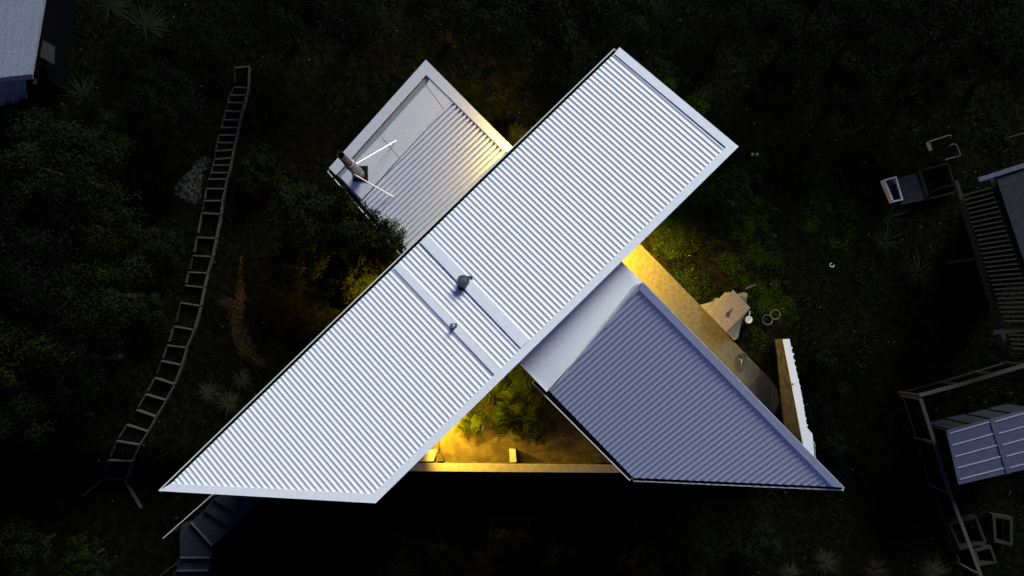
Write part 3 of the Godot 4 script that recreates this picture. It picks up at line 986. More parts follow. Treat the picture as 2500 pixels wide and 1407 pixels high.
# ---------------------------------------------------------------- timber steps on the west bank
func garden_steps() -> void:
	var rows := [
		[Vector3(-11.153, 0.892, -10.452), Vector3(-10.568, 0.895, -10.501)],
		[Vector3(-11.190, 0.837, -9.671), Vector3(-10.612, 0.835, -9.648)],
		[Vector3(-11.373, 0.815, -9.358), Vector3(-10.670, 0.815, -9.358)],
		[Vector3(-11.443, 0.794, -9.062), Vector3(-10.756, 0.794, -9.050)],
		[Vector3(-11.545, 0.771, -8.726), Vector3(-10.872, 0.769, -8.705)],
		[Vector3(-11.632, 0.746, -8.369), Vector3(-10.941, 0.746, -8.369)],
		[Vector3(-11.718, 0.724, -8.061), Vector3(-11.015, 0.724, -8.061)],
		[Vector3(-11.805, 0.703, -7.760), Vector3(-11.073, 0.702, -7.748)],
		[Vector3(-11.880, 0.682, -7.458), Vector3(-11.131, 0.681, -7.446)],
		[Vector3(-11.961, 0.659, -7.122), Vector3(-11.217, 0.661, -7.161)],
		[Vector3(-12.008, 0.635, -6.787), Vector3(-11.275, 0.639, -6.843)],
		[Vector3(-12.065, 0.618, -6.546), Vector3(-11.334, 0.619, -6.562)],
		[Vector3(-12.140, 0.598, -6.253), Vector3(-11.392, 0.598, -6.253)],
		[Vector3(-12.237, 0.579, -5.991), Vector3(-11.478, 0.580, -6.002)],
		[Vector3(-12.325, 0.553, -5.611), Vector3(-11.564, 0.553, -5.611)],
		[Vector3(-12.424, 0.519, -5.123), Vector3(-11.668, 0.519, -5.123)],
		[Vector3(-12.528, 0.484, -4.630), Vector3(-11.739, 0.481, -4.590)],
		[Vector3(-12.731, 0.416, -3.659), Vector3(-11.944, 0.413, -3.619)],
		[Vector3(-12.879, 0.364, -2.918), Vector3(-12.089, 0.361, -2.878)],
		[Vector3(-13.080, 0.318, -2.253), Vector3(-12.290, 0.315, -2.214)],
		[Vector3(-13.214, 0.281, -1.724), Vector3(-12.436, 0.274, -1.635)],
		[Vector3(-13.399, 0.231, -1.021), Vector3(-12.581, 0.222, -0.890)],
		[Vector3(-13.671, 0.164, -0.063), Vector3(-12.843, 0.154, 0.085)],
		[Vector3(-13.948, 0.111, 0.700), Vector3(-13.157, 0.104, 0.801)],
		[Vector3(-14.196, 0.066, 1.337), Vector3(-13.361, 0.054, 1.507)],
		[Vector3(-14.462, 0.019, 2.016), Vector3(-13.660, 0.000, 2.284)],
		[Vector3(-14.840, -0.028, 2.687), Vector3(-14.010, -0.045, 2.934)],
		[Vector3(-15.218, -0.072, 3.317), Vector3(-14.416, -0.092, 3.606)],
		[Vector3(-15.624, -0.114, 3.921), Vector3(-14.737, -0.134, 4.196)],
		[Vector3(-16.033, -0.161, 4.582), Vector3(-15.087, -0.172, 4.736)],
		[Vector3(-16.463, -0.414, 5.393), Vector3(-15.498, -0.451, 5.429)],
		[Vector3(-17.286, -1.478, 6.321), Vector3(-16.301, -1.546, 6.424)]
	]
	var t := thing("garden_steps", "long flight of timber box steps running down the dark bank", "steps", Vector3(rows[0][0].x, 0, rows[0][0].z))
	var back := -t.position
	for i in rows.size():
		var l: Vector3 = rows[i][0] + back
		var r: Vector3 = rows[i][1] + back
		var st := Mb.new()
		st.bar(l + Vector3.DOWN * 0.07, r + Vector3.DOWN * 0.07, 0.055, 0.16)
		put(st, "riser", M.timber, t)
		if i + 1 < rows.size():
			var l2: Vector3 = rows[i + 1][0] + back
			var r2: Vector3 = rows[i + 1][1] + back
			st = Mb.new()
			st.bar(r.lerp(r2, 0.03) + Vector3.DOWN * 0.13, r2.lerp(r, 0.03) + Vector3(0, 0.02 - 0.13, 0), 0.05, 0.3)
			put(st, "side_board", M.timber, t)
			if i % 7 != 6:
				st = Mb.new()
				st.bar(l.lerp(l2, 0.03) + Vector3.DOWN * 0.08, l2.lerp(l, 0.2) + Vector3.DOWN * 0.09, 0.04, 0.14)
				put(st, "side_board", M.timber_dark if i % 3 == 0 else M.timber, t)
	for e in [[Vector3(-17.328, -1.583, 6.419), Vector3(-18.234, -1.779, 7.130), 0.04], [Vector3(-16.375, -1.583, 6.419), Vector3(-15.749, -1.784, 7.629), 0.09]]:
		var st := Mb.new()
		st.bar(e[0] + back, e[1] + back, e[2], 0.15)
		put(st, "wing_board", M.timber, t)


# concrete steps and rails below the pointed end of the house
func concrete_steps() -> void:
	var t := thing("concrete_steps", "dark concrete steps turning down below the pointed end of the house", "steps")
	var treads := [
		[PackedVector3Array([Vector3(-12.378, -0.950, 7.094), Vector3(-11.710, -0.950, 6.592), Vector3(-9.504, -0.950, 6.592), Vector3(-10.511, -0.950, 7.178), Vector3(-11.177, -0.950, 7.796)]), -0.95],
		[PackedVector3Array([Vector3(-12.828, -1.120, 7.587), Vector3(-12.446, -1.120, 7.133), Vector3(-11.239, -1.120, 7.839), Vector3(-11.655, -1.120, 8.308)]), -1.12],
		[PackedVector3Array([Vector3(-13.435, -1.290, 8.101), Vector3(-12.898, -1.290, 7.628), Vector3(-11.718, -1.290, 8.353), Vector3(-12.137, -1.290, 8.774), Vector3(-12.507, -1.290, 9.060)]), -1.29],
		[PackedVector3Array([Vector3(-13.867, -1.460, 8.246), Vector3(-13.508, -1.460, 8.145), Vector3(-12.591, -1.460, 9.126), Vector3(-12.632, -1.460, 9.615), Vector3(-13.919, -1.460, 9.632), Vector3(-13.958, -1.460, 8.737)]), -1.46],
		[PackedVector3Array([Vector3(-14.098, -1.630, 9.684), Vector3(-12.752, -1.630, 9.684), Vector3(-12.792, -1.630, 10.209), Vector3(-14.136, -1.630, 10.225)]), -1.63],
		[PackedVector3Array([Vector3(-14.316, -1.800, 10.280), Vector3(-12.878, -1.800, 10.263), Vector3(-12.930, -1.800, 11.045), Vector3(-14.366, -1.800, 11.078)]), -1.8]]
	for e in treads:
		var st := Mb.new()
		st.plate(e[0], Vector3.DOWN * 0.6)
		put(st, "tread", M.steps, t)
	for e in [[Vector3(-13.415, -1.285, 8.116), Vector3(-12.522, -1.285, 9.058)], [Vector3(-13.917, -1.455, 9.613), Vector3(-12.665, -1.455, 9.613)], [Vector3(-14.117, -1.625, 10.207), Vector3(-12.790, -1.625, 10.190)]]:
		var st := Mb.new()
		st.bar(e[0], e[1], 0.07, 0.02)
		put(st, "nosing", M.nosing, t)
	for e in [[Vector3(-14.243, -0.600, 8.580), Vector3(-12.043, -0.100, 6.688), "upper", 2], [Vector3(-14.509, -1.000, 10.204), Vector3(-13.806, -0.800, 9.677), "lower", 1]]:
		var o := thing("handrail", "pale tube handrail on the left of the steps, %s one" % e[2], "handrail", Vector3.ZERO, "handrails of the concrete steps")
		var st := Mb.new()
		st.tube(PackedVector3Array([e[0], e[1]]), 0.022, 0.022, 8)
		put(st, "rail", M.gutter if e[2] == "upper" else M.timber, o)
		for k in 2:
			var p: Vector3 = e[0].lerp(e[1], 0.08 + 0.8 * k)
			st = Mb.new()
			st.tube(PackedVector3Array([p, Vector3(p.x, lumpy(p.x, p.z) - 0.05, p.z)]), 0.018, 0.018, 6)
			put(st, "post", M.timber_dark, o)


# ---------------------------------------------------------------- neighbours
func neighbour_house() -> void:
	var h := thing("neighbour_house", "neighbour's house with pale worn metal roof in the corner", "house")
	var a := Vector3(-20.439, 3.000, -9.153)
	var b := Vector3(-17.921, 3.000, -9.448)
	var c := Vector3(-17.541, 3.000, -12.275)
	var d := Vector3(-17.359, 3.000, -13.692)
	var e := Vector3(-20.622, 3.000, -13.692)
	var deck := Mb.new()
	deck.plate(PackedVector3Array([a, b, c, d, e]), Vector3.DOWN * 0.12)
	var roof := put(deck, "roof", M.old_roof, h)
	for k in 9:
		var st := Mb.new()
		var t := k / 9.0 + 0.03
		st.bar(a.lerp(b, t) + Vector3(0, 0.008, -0.05), e.lerp(d, t) + Vector3.UP * 0.008, 0.03, 0.016)
		put(st, "roof_rib", M.old_roof, roof)
	var st := Mb.new()
	st.plate(PackedVector3Array([a + Vector3(0, -0.03, 0.01), b + Vector3(0, -0.03, 0.01), Vector3(-17.980, 2.850, -9.329), Vector3(-20.546, 2.850, -9.048)]), Vector3.DOWN * 0.1)
	put(st, "fascia", M.blue_wall, roof)
	# ribbed lower roof falling away below the fascia
	var low := Mb.new()
	var l0 := Vector3(-20.734, 2.600, -9.100)
	var l1 := Vector3(-18.423, 2.600, -9.368)
	var l2 := Vector3(-18.900, 1.700, -8.783)
	var l3 := Vector3(-21.379, 1.700, -8.491)
	low.plate(PackedVector3Array([l0, l1, l2, l3]), Vector3.DOWN * 0.06)
	var lower := put(low, "lower_roof", M.blue_wall, h)
	for k in 13:
		st = Mb.new()
		var t := k / 13.0 + 0.03
		st.bar(l0.lerp(l1, t) + Vector3.UP * 0.012, l3.lerp(l2, t) + Vector3.UP * 0.012, 0.04, 0.024)
		put(st, "roof_rib", M.blue_wall, lower)
	wall(a + Vector3(0, 0, -0.25), b + Vector3(-0.1, 0, -0.25), 0.0, 2.86, 2.86, 0.1, h, "wall", M.dark)
	wall(b + Vector3(-0.15, 0, -0.35), d + Vector3(-0.15, 0, 0), 0.0, 2.86, 2.86, 0.1, h, "wall", M.dark)
	# balcony screen and deck on the yard side
	st = Mb.new()
	st.plate(PackedVector3Array([Vector3(-18.018, 2.500, -11.019), Vector3(-17.447, 2.500, -10.717), Vector3(-17.455, 2.500, -10.035), Vector3(-18.057, 2.500, -10.352)]), Vector3.DOWN * 0.1)
	put(st, "balcony", M.panel, h)
	st = Mb.new()
	st.bar(Vector3(-18.148, 2.300, -10.156), Vector3(-17.574, 2.300, -9.869), 0.06, 0.5)
	put(st, "balcony_rail", M.dark, h)
	st = Mb.new()
	st.bar(Vector3(-18.205, 2.400, -10.055), Vector3(-18.177, 2.400, -9.262), 0.10, 0.08)
	put(st, "corner_board", M.panel, h)


func shed() -> void:
	var h := thing("metal_shed", "blue-grey metal shed with pale seams across its roof", "shed")
	var y := 1.0
	var nw := Vector3(16.941, 1.000, 4.002)
	var sw := Vector3(17.352, 1.000, 6.083)
	var ne := Vector3(20.473, 1.000, 3.099)
	var se := Vector3(21.108, 1.000, 5.234)
	var halves := [[nw, nw.lerp(ne, 0.49), sw.lerp(se, 0.51), sw], [nw.lerp(ne, 0.50), ne, se, sw.lerp(se, 0.52)]]
	for q in halves:
		var st := Mb.new()
		st.plate(PackedVector3Array(q), Vector3.DOWN * 0.06)
		var r := put(st, "roof_half", M.shed, h)
		for t in [0.05, 0.27, 0.48, 0.69, 0.9]:
			st = Mb.new()
			st.bar(q[0].lerp(q[3], t) + Vector3(0.1, 0.012, 0), q[1].lerp(q[2], t) + Vector3(-0.08, 0.012, 0), 0.035, 0.03)
			put(st, "seam", M.shed_seam, r)
	var rib := Mb.new()
	rib.bar(nw.lerp(ne, 0.495) + Vector3.UP * 0.01, sw.lerp(se, 0.515) + Vector3.UP * 0.01, 0.14, 0.05)
	put(rib, "centre_cap", M.shed, h)
	var low := -1.9
	var c := (nw + se) * 0.5
	var inset := func(p: Vector3) -> Vector3: return p + (c - p).normalized() * 0.08
	var ring := [inset.call(nw), inset.call(ne), inset.call(se), inset.call(sw)]
	for i in 4:
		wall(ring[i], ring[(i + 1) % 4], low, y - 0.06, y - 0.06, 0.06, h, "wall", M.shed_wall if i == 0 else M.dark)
	for k in 4:
		var st := Mb.new()
		var p: Vector3 = ring[0].lerp(ring[1], 0.02 + k * 0.24)
		st.bar(p + Vector3(0, -0.08, -0.04), Vector3(p.x, low, p.z - 0.04), 0.05, 0.03, Vector3.RIGHT)
		put(st, "wall_seam", M.dark, h)


func fence(called: String, label: String, tops: Array, tall: float, m: Material, low_rail := 0.35) -> void:
	var t := thing(called, label, "fence", Vector3.ZERO, "timber rail fences by the shed")
	for i in tops.size():
		var p: Vector3 = tops[i]
		var g := land(p.x, p.z)
		var st := Mb.new()
		st.bar(p + Vector3.DOWN * 0.05, Vector3(p.x, p.y - tall, p.z), 0.09, 0.09, Vector3.RIGHT)
		put(st, "post", m, t)
		if i + 1 < tops.size():
			var q: Vector3 = tops[i + 1]
			st = Mb.new()
			st.bar(p, q, 0.14, 0.05)
			put(st, "top_rail", m, t)
			st = Mb.new()
			st.bar(p + Vector3.DOWN * (tall - low_rail), q + Vector3.DOWN * (tall - low_rail), 0.05, 0.09)
			put(st, "low_rail", M.timber_dark, t)


func box_frame(label: String, q: Array, wide: float, tall: float) -> void:
	var o := thing("timber_frame", label, "frame", Vector3.ZERO, "empty timber frames by the fence")
	for i in 4:
		var a: Vector3 = q[i]
		var b: Vector3 = q[(i + 1) % 4]
		var st := Mb.new()
		var f := (b - a).normalized() * wide * 0.5
		st.bar(a - f + Vector3.DOWN * tall * 0.5, b - f + Vector3.DOWN * tall * 0.5, wide, tall)
		put(st, "board", M.timber_dark, o)


func east_side() -> void:
	fence("rail_fence", "long timber rail fence running past the metal shed", [Vector3(15.946, 1.047, 2.776), Vector3(16.718, 0.551, 4.546), Vector3(17.613, -0.031, 6.624), Vector3(18.840, -0.200, 9.941)], 1.7, M.timber)
	fence("rail_fence", "short timber rail fence turning east above the metal shed", [Vector3(15.892, 1.036, 2.634), Vector3(17.447, 1.159, 2.196), Vector3(18.742, 1.272, 1.792), Vector3(19.951, 1.380, 1.407)], 1.65, M.timber)
	box_frame("larger tilted timber frame half behind the long rail fence", [Vector3(18.324, -1.300, 8.204), Vector3(19.421, -1.300, 7.901), Vector3(19.762, -1.300, 8.928), Vector3(18.727, -1.300, 9.214)], 0.1, 0.35)
	box_frame("small timber frame at the foot of the long rail fence", [Vector3(19.322, -1.300, 9.297), Vector3(19.977, -1.300, 9.130), Vector3(20.177, -1.300, 9.750), Vector3(19.516, -1.300, 9.868)], 0.1, 0.35)
	box_frame("upright timber frame standing apart at the frame's right edge", [Vector3(20.159, -1.300, 7.850), Vector3(20.892, -1.300, 7.960), Vector3(20.852, -1.300, 9.029), Vector3(20.201, -1.300, 8.894)], 0.12, 0.35)
	# pergola
	var t := thing("pergola", "dark timber pergola with many thin slats at the right edge", "pergola")
	for i in 35:
		if i == 29 or i == 30:
			continue
		var st := Mb.new()
		st.bar(Vector3(16.9665, 2.4500, -4.9710) + Vector3(0.0492, 0.0000, 0.1683) * i, Vector3(18.0558, 2.4500, -5.2731) + Vector3(0.0567, 0.0000, 0.1795) * i, 0.05, 0.07)
		put(st, "slat", M.timber_dark, t)
	for e in [[Vector3(16.871, 2.350, -5.589), Vector3(18.563, 2.350, 0.750), 0.14], [Vector3(18.207, 2.350, -5.652), Vector3(19.545, 2.350, -1.706), 0.16], [Vector3(18.087, 2.360, 0.169), Vector3(20.087, 2.360, -0.015), 0.16]]:
		var st := Mb.new()
		st.bar(e[0] + Vector3.DOWN * 0.14, e[1] + Vector3.DOWN * 0.14, e[2], 0.16)
		put(st, "beam", M.timber_dark, t)
	for p in [Vector3(16.991, 2.200, -5.525), Vector3(17.749, 2.200, -2.647), Vector3(18.567, 2.200, 0.446)]:
		var st := Mb.new()
		st.bar(p + Vector3.DOWN * 0.08, Vector3(p.x, -1.6, p.z), 0.1, 0.1, Vector3.RIGHT)
		put(st, "post", M.timber_dark, t)
	var h := thing("lean_to", "dark lean-to roof behind the pergola with a pale edge", "lean-to")
	var st := Mb.new()
	st.plate(PackedVector3Array([Vector3(18.201, 2.550, -5.673), Vector3(20.197, 2.550, -6.327), Vector3(20.620, 2.550, -1.540), Vector3(19.292, 2.550, -1.969)]), Vector3.DOWN * 0.05)
	put(st, "roof", M.shed_wall, h)
	st = Mb.new()
	st.bar(Vector3(17.505, 2.620, -5.550), Vector3(19.370, 2.620, -6.140), 0.17, 0.05)
	put(st, "edge_flashing", M.shed, h)
	wall(Vector3(18.961, 2.400, -5.579), Vector3(20.047, 2.400, -1.702), -1.6, 2.48, 2.48, 0.1, h, "wall", M.dark)
	# garden deck, trough and raised bed
	t = thing("garden_deck", "small deck of grey planks left of the pergola", "deck")
	var tl := Vector3(15.623, 0.400, -6.051)
	var tr := Vector3(16.510, 0.400, -6.302)
	var bl := Vector3(15.791, 0.400, -4.963)
	var br := Vector3(16.825, 0.400, -5.197)
	for i in 5:
		var u := i / 5.0
		var w := (i + 0.93) / 5.0
		st = Mb.new()
		st.plate(PackedVector3Array([tl.lerp(bl, u), tr.lerp(br, u), tr.lerp(br, w), tl.lerp(bl, w)]), Vector3.DOWN * 0.04)
		put(st, "plank", M.deck, t)
	for e in [[tl.lerp(tr, 0.1), bl.lerp(br, 0.1)], [tl.lerp(tr, 0.9), bl.lerp(br, 0.9)]]:
		st = Mb.new()
		st.bar(e[0] + Vector3.DOWN * 0.22, e[1] + Vector3.DOWN * 0.22, 0.08, 0.34)
		put(st, "bearer", M.timber_dark, t)
	st = Mb.new()
	st.bar(Vector3(16.484, 0.420, -6.365), Vector3(16.845, 0.420, -5.144), 0.09, 0.08)
	put(st, "edge_board", M.timber_dark, t)
	t = thing("planter_trough", "pale rectangular planter trough on the end of the garden deck", "trough")
	var q := [Vector3(14.928, 0.750, -5.913), Vector3(15.391, 0.750, -6.045), Vector3(15.627, 0.750, -5.136), Vector3(15.264, 0.750, -5.053)]
	for i in 4:
		var a: Vector3 = q[i]
		var b: Vector3 = q[(i + 1) % 4]
		var f := (b - a).normalized() * 0.025
		st = Mb.new()
		st.bar(a - f + Vector3.DOWN * 0.15, b - f + Vector3.DOWN * 0.15, 0.05, 0.3)
		put(st, "side", M.plastic, t)
	st = Mb.new()
	st.plate(PackedVector3Array([q[0] + Vector3(0.03, -0.26, 0.03), q[1] + Vector3(-0.03, -0.26, 0.03), q[2] + Vector3(-0.03, -0.26, -0.03), q[3] + Vector3(0.03, -0.26, -0.03)]), Vector3.DOWN * 0.03)
	put(st, "base", M.plastic_grey, t)
	var names := ["top", "middle", "bottom"]
	var spots := [Vector3(15.345, 0.500, -5.663), Vector3(15.405, 0.500, -5.446), Vector3(15.482, 0.500, -5.246)]
	for i in 3:
		st = Mb.new()
		st.lathe(Vector3.ZERO, PackedVector2Array([Vector2(0.001, 0), Vector2(0.075, 0), Vector2(0.1, 0.18), Vector2(0.09, 0.18), Vector2(0.085, 0.14), Vector2(0.001, 0.14)]), 16)
		var o := put(st, "plant_pot", M.rubber, self)
		o.position = spots[i]
		tag(o, "black plant pot in the pale trough, the %s of three" % names[i], "pot", "black pots in the trough")
	t = thing("raised_bed", "empty raised bed of dark boards between deck and pergola", "bed")
	q = [Vector3(16.562, 0.400, -6.386), Vector3(17.718, 0.400, -6.672), Vector3(17.979, 0.400, -5.515), Vector3(16.909, 0.400, -5.214)]
	for i in 4:
		var a: Vector3 = q[i]
		var b: Vector3 = q[(i + 1) % 4]
		st = Mb.new()
		st.bar(a + (b - a).normalized() * 0.03 + Vector3.DOWN * 0.2, b - (b - a).normalized() * 0.05 + Vector3.DOWN * 0.2, 0.06, 0.4)
		put(st, "board", M.timber_dark, t)
	# tipped chair frame
	t = thing("chair_frame", "tipped pale metal chair frame above the raised bed", "chair")
	st = Mb.new()
	st.plate(PackedVector3Array([Vector3(16.773, 0.500, -7.504), Vector3(16.924, 0.500, -7.555), Vector3(17.029, 0.500, -7.202), Vector3(16.895, 0.500, -7.152)]), Vector3.DOWN * 0.04)
	put(st, "armrest", M.hoop, t)
	for e in [[Vector3(16.895, 0.520, -7.533), Vector3(17.733, 0.520, -7.801), Vector3(17.811, 0.500, -7.790), Vector3(17.840, 0.420, -7.727)], [Vector3(17.774, 0.400, -7.378), Vector3(17.896, 0.450, -7.450), Vector3(18.059, 0.400, -7.445), Vector3(18.304, 0.250, -7.060)], [Vector3(18.333, 0.200, -7.038), Vector3(17.725, 0.200, -6.869)]]:
		st = Mb.new()
		st.tube(PackedVector3Array(e), 0.022, 0.022, 6)
		put(st, "frame_tube", M.hoop, t)
	t = thing("wire_fence", "thin pale rail in the far right dark", "rail")
	st = Mb.new()
	st.tube(PackedVector3Array([Vector3(20.131, 0.500, -7.706), Vector3(21.088, 0.500, -7.975)]), 0.02, 0.02, 6)
	put(st, "rail", M.timber, t)
	for p in [Vector3(20.131, 0.500, -7.706), Vector3(21.071, 0.500, -7.975)]:
		st = Mb.new()
		st.tube(PackedVector3Array([p, p + Vector3.DOWN * 0.6]), 0.02, 0.02, 6)
		put(st, "post", M.timber_dark, t)


# ---------------------------------------------------------------- plants
func any_direction() -> Vector3:
	var y := rng.randf_range(-1, 1)
	var a := rng.randf() * TAU
	var r := sqrt(1.0 - y * y)
	return Vector3(cos(a) * r, y, sin(a) * r)


func leaf(b: Mb, at: Vector3, normal: Vector3, long: float, wide: float, col: Color) -> void:
	var along := any_direction()
	along = (along - normal * along.dot(normal)).normalized()
	var side := normal.cross(along) * wide * 0.5
	var tip := at + along * long
	var mid := at + along * long * 0.45 - normal * long * 0.08
	b.blade(at, mid + side, tip, normal, col)
	b.blade(at, mid - side, tip, normal, col)


# a crown one metre in radius: clumps of leaves through its volume, with gaps between
func crown_mesh(seed_value: int, clumps: int, per: int, long: float, m: Material, flatness := 0.7) -> ArrayMesh:
	rng.seed = seed_value
	var b := Mb.new()
	for i in clumps:
		var d := any_direction()
		if d.y < -0.25:
			d.y = -d.y
		var c := d * rng.randf_range(0.45, 0.86)
		c.y *= flatness
		var r := rng.randf_range(0.14, 0.30)
		var tone := rng.randf_range(0.45, 0.85)
		var warm := rng.randf_range(0.85, 1.1)
		for k in per:
			var e := any_direction()
			if e.y < -0.4:
				e.y = -e.y
			var p := c + e * r * pow(rng.randf(), 0.33) * Vector3(1, 0.75, 1)
			var n := (e + Vector3.UP * 0.8 + any_direction() * 0.7).normalized()
			var t := clampf(tone * rng.randf_range(0.6, 1.25), 0.0, 1.0)
			leaf(b, p, n, long * rng.randf_range(0.7, 1.3), long * 0.5, Color(t * warm, t, t * 0.95))
	return b.mesh(m)


func wood_mesh(seed_value: int, tall: float, r: float) -> Array:
	rng.seed = seed_value
	var trunk := Mb.new()
	var bend := Vector3(rng.randf_range(-0.15, 0.15), 0, rng.randf_range(-0.15, 0.15))
	trunk.tube(PackedVector3Array([Vector3(0, -0.1, 0), bend * 0.4 + Vector3(0, tall * 0.4, 0), bend + Vector3(0, tall, 0)]), r, r * 0.5, 8)
	var out := [trunk.mesh(M.bark)]
	for k in 4:
		var l := Mb.new()
		var a := TAU * k / 4.0 + rng.randf_range(-0.4, 0.4)
		var base := bend * 0.6 + Vector3(0, tall * rng.randf_range(0.5, 0.9), 0)
		var d := Vector3(cos(a), 0, sin(a))
		l.tube(PackedVector3Array([base, base + d * 0.5 + Vector3.UP * 0.4, base + d * 1.1 + Vector3.UP * 0.7]), r * 0.45, r * 0.12, 6)
		out.append(l.mesh(M.bark))
	return out


func woods() -> void:
	var crowns := []
	crowns.append(crown_mesh(11, 70, 90, 0.055, M.leaf_a))
	crowns.append(crown_mesh(12, 60, 100, 0.055, M.leaf_b))
	crowns.append(crown_mesh(13, 55, 90, 0.065, M.leaf_c))
	crowns.append(crown_mesh(14, 80, 80, 0.05, M.leaf_b, 0.6))
	crowns.append(crown_mesh(15, 45, 70, 0.09, M.leaf_a, 0.65))
	crowns.append(crown_mesh(16, 40, 60, 0.10, M.leaf_c, 0.6))
	var wood := [wood_mesh(21, 2.2, 0.14), wood_mesh(22, 1.6, 0.10)]
	rng.seed = 77
	for t in trees_to_plant():
		var p: Vector3 = t[0]
		var base := Vector3(p.x, land(p.x, p.z), p.z)
		var big: bool = t[1] >= 1.5
		var o := thing(t[4], t[3], "tree" if big else "shrub", base, "dark trees round the house" if big else "dark shrubs round the house")
		var r: float = t[1]
		var lift := maxf(p.y - base.y, 0.25)
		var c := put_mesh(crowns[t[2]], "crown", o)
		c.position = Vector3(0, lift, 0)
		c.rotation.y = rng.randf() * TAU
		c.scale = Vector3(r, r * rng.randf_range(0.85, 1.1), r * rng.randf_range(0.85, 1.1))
		var set_of: Array = wood[0] if big else wood[1]
		var s := lift / (2.2 if big else 1.6)
		for k in set_of.size():
			var w := put_mesh(set_of[k], "trunk" if k == 0 else "limb", o)
			w.scale = Vector3(minf(s, r * 0.6), s, minf(s, r * 0.6))


# a rosette of long strap leaves
func strap_mesh(seed_value: int, count: int, long: float, wide: float, m: Material, upright := 0.5) -> ArrayMesh:
	rng.seed = seed_value
	var b := Mb.new()
	for k in count:
		var a := rng.randf() * TAU
		var d := Vector3(cos(a), 0, sin(a))
		var side := Vector3(-d.z, 0, d.x)
		var l := long * rng.randf_range(0.6, 1.1)
		var rise := rng.randf_range(0.15, 1.0) * upright
		var tone := rng.randf_range(0.35, 1.0)
		var col := Color(tone, tone, tone * rng.randf_range(0.85, 1.0))
		var before := Vector3.ZERO
		for i in 5:
			var t := (i + 1) / 5.0
			var p := d * l * t * (1.0 - rise * 0.35) + Vector3.UP * l * (rise * t * 1.5 - t * t * 0.75 * rise) + side * sin(t * 2.0) * 0.04 * l
			var w0 := wide * (1.0 - (i / 5.0) * 0.9)
			var w1 := wide * (1.0 - t * 0.98)
			var n := (Vector3.UP + d * (t - 0.4)).normalized()
			b.blade(before - side * w0, before + side * w0, p + side * w1, n, col)
			b.blade(before - side * w0, p + side * w1, p - side * w1, n, col)
			before = p
	return b.mesh(m)


func frond(b: Mb, base: Vector3, a: float, long: float, lift: float, tone: float) -> void:
	var d := Vector3(cos(a), 0, sin(a))
	var side := Vector3(-d.z, 0, d.x)
	var spine := func(t: float) -> Vector3:
		return base + d * long * t + Vector3.UP * long * (lift * t * 1.6 - t * t * lift * 1.9)
	var steps := 15
	for i in range(1, steps):
		var t := float(i) / steps
		var p: Vector3 = spine.call(t)
		var q: Vector3 = spine.call(t + 0.02)
		var f := (q - p).normalized()
		var n := side.cross(f).normalized()
		if n.y < 0.0:
			n = -n
		var l := long * 0.30 * sin(PI * clampf(t * 0.9 + 0.08, 0, 1)) * (1.15 - t * 0.5)
		for s in [-1.0, 1.0]:
			var tip: Vector3 = p + side * s * l + f * l * 0.35 - Vector3.UP * l * 0.12
			var c := tone * rng.randf_range(0.75, 1.1)
			var col := Color(c * rng.randf_range(0.85, 1.1), c, c * 0.8)
			var w := f * long * 0.022
			n = (n + any_direction() * 0.45).normalized()
			b.blade(p - w, p + w, tip, n, col)
			b.blade(p + w, p + w * 0.6 + (tip - p) * 0.6 + f * long * 0.016, tip, n, col)
	for i in 8:
		var p0: Vector3 = spine.call(i / 8.0)
		var p1: Vector3 = spine.call((i + 1) / 8.0)
		var w := side * 0.008
		b.blade(p0 - w, p0 + w, p1, Vector3.UP, Color(tone * 1.2, tone, tone * 0.6))


func ferns() -> void:
	var spots := [
		[Vector3(-0.722, 0.900, 3.030), 1.05, "lush fern beside the long eave, brightest in the courtyard"],
		[Vector3(0.032, 1.300, 2.122), 1.0, "tree fern tucked in the top corner of the courtyard"],
		[Vector3(0.606, 1.100, 2.850), 0.95, "tree fern with bare brown stalks in the courtyard"],
		[Vector3(-0.194, 0.600, 3.383), 1.0, "spreading fern with ladder-like fronds in mid courtyard"],
		[Vector3(-1.634, 0.350, 3.655), 0.8, "small yellow-green fern at the edge of the gravel"],
		[Vector3(0.975, 0.500, 3.717), 0.85, "shaded fern farthest right in the courtyard bed"],
		[Vector3(-0.968, 0.800, 2.319), 0.8, "fern half hidden under the long eave"],
		[Vector3(0.245, 0.300, 3.823), 0.75, "low fern at the front edge of the courtyard bed"],
		[Vector3(1.293, 0.700, 2.970), 0.8, "dark fern against the wing's wall in the courtyard"]]
	var k := 0
	for s in spots:
		rng.seed = 300 + k
		var p: Vector3 = s[0]
		var o := thing("fern", s[2], "fern", Vector3(p.x, 0.02, p.z), "ferns in the courtyard")
		var n := 10 + k % 3
		var trunk := Mb.new()
		trunk.tube(PackedVector3Array([Vector3(0, -0.02, 0), Vector3(0.03, p.y * 0.5, 0.02), Vector3(0, p.y, 0)]), 0.07, 0.05, 8)
		put(trunk, "trunk", M.bark, o)
		for i in n:
			var b := Mb.new()
			frond(b, Vector3(0, p.y, 0), TAU * i / n + rng.randf_range(-0.2, 0.2), s[1] * rng.randf_range(0.9, 1.25), rng.randf_range(0.25, 0.6), lerpf(0.22, 1.0, pow(rng.randf(), 1.5)))
			put(b, "frond", M.fern, o)
		if k == 2 or k == 0:
			for i in 9:
				var a := 2.4 + i * 0.28 + rng.randf_range(-0.08, 0.08)
				var b := Mb.new()
				var d := Vector3(cos(a), 0, sin(a))
				b.tube(PackedVector3Array([Vector3(0, p.y, 0), Vector3(0, p.y + 0.25, 0) + d * 0.3, Vector3(0, p.y + 0.3, 0) + d * 0.62]), 0.012, 0.006, 5)
				put(b, "bare_stalk", M.stalk, o)
		k += 1


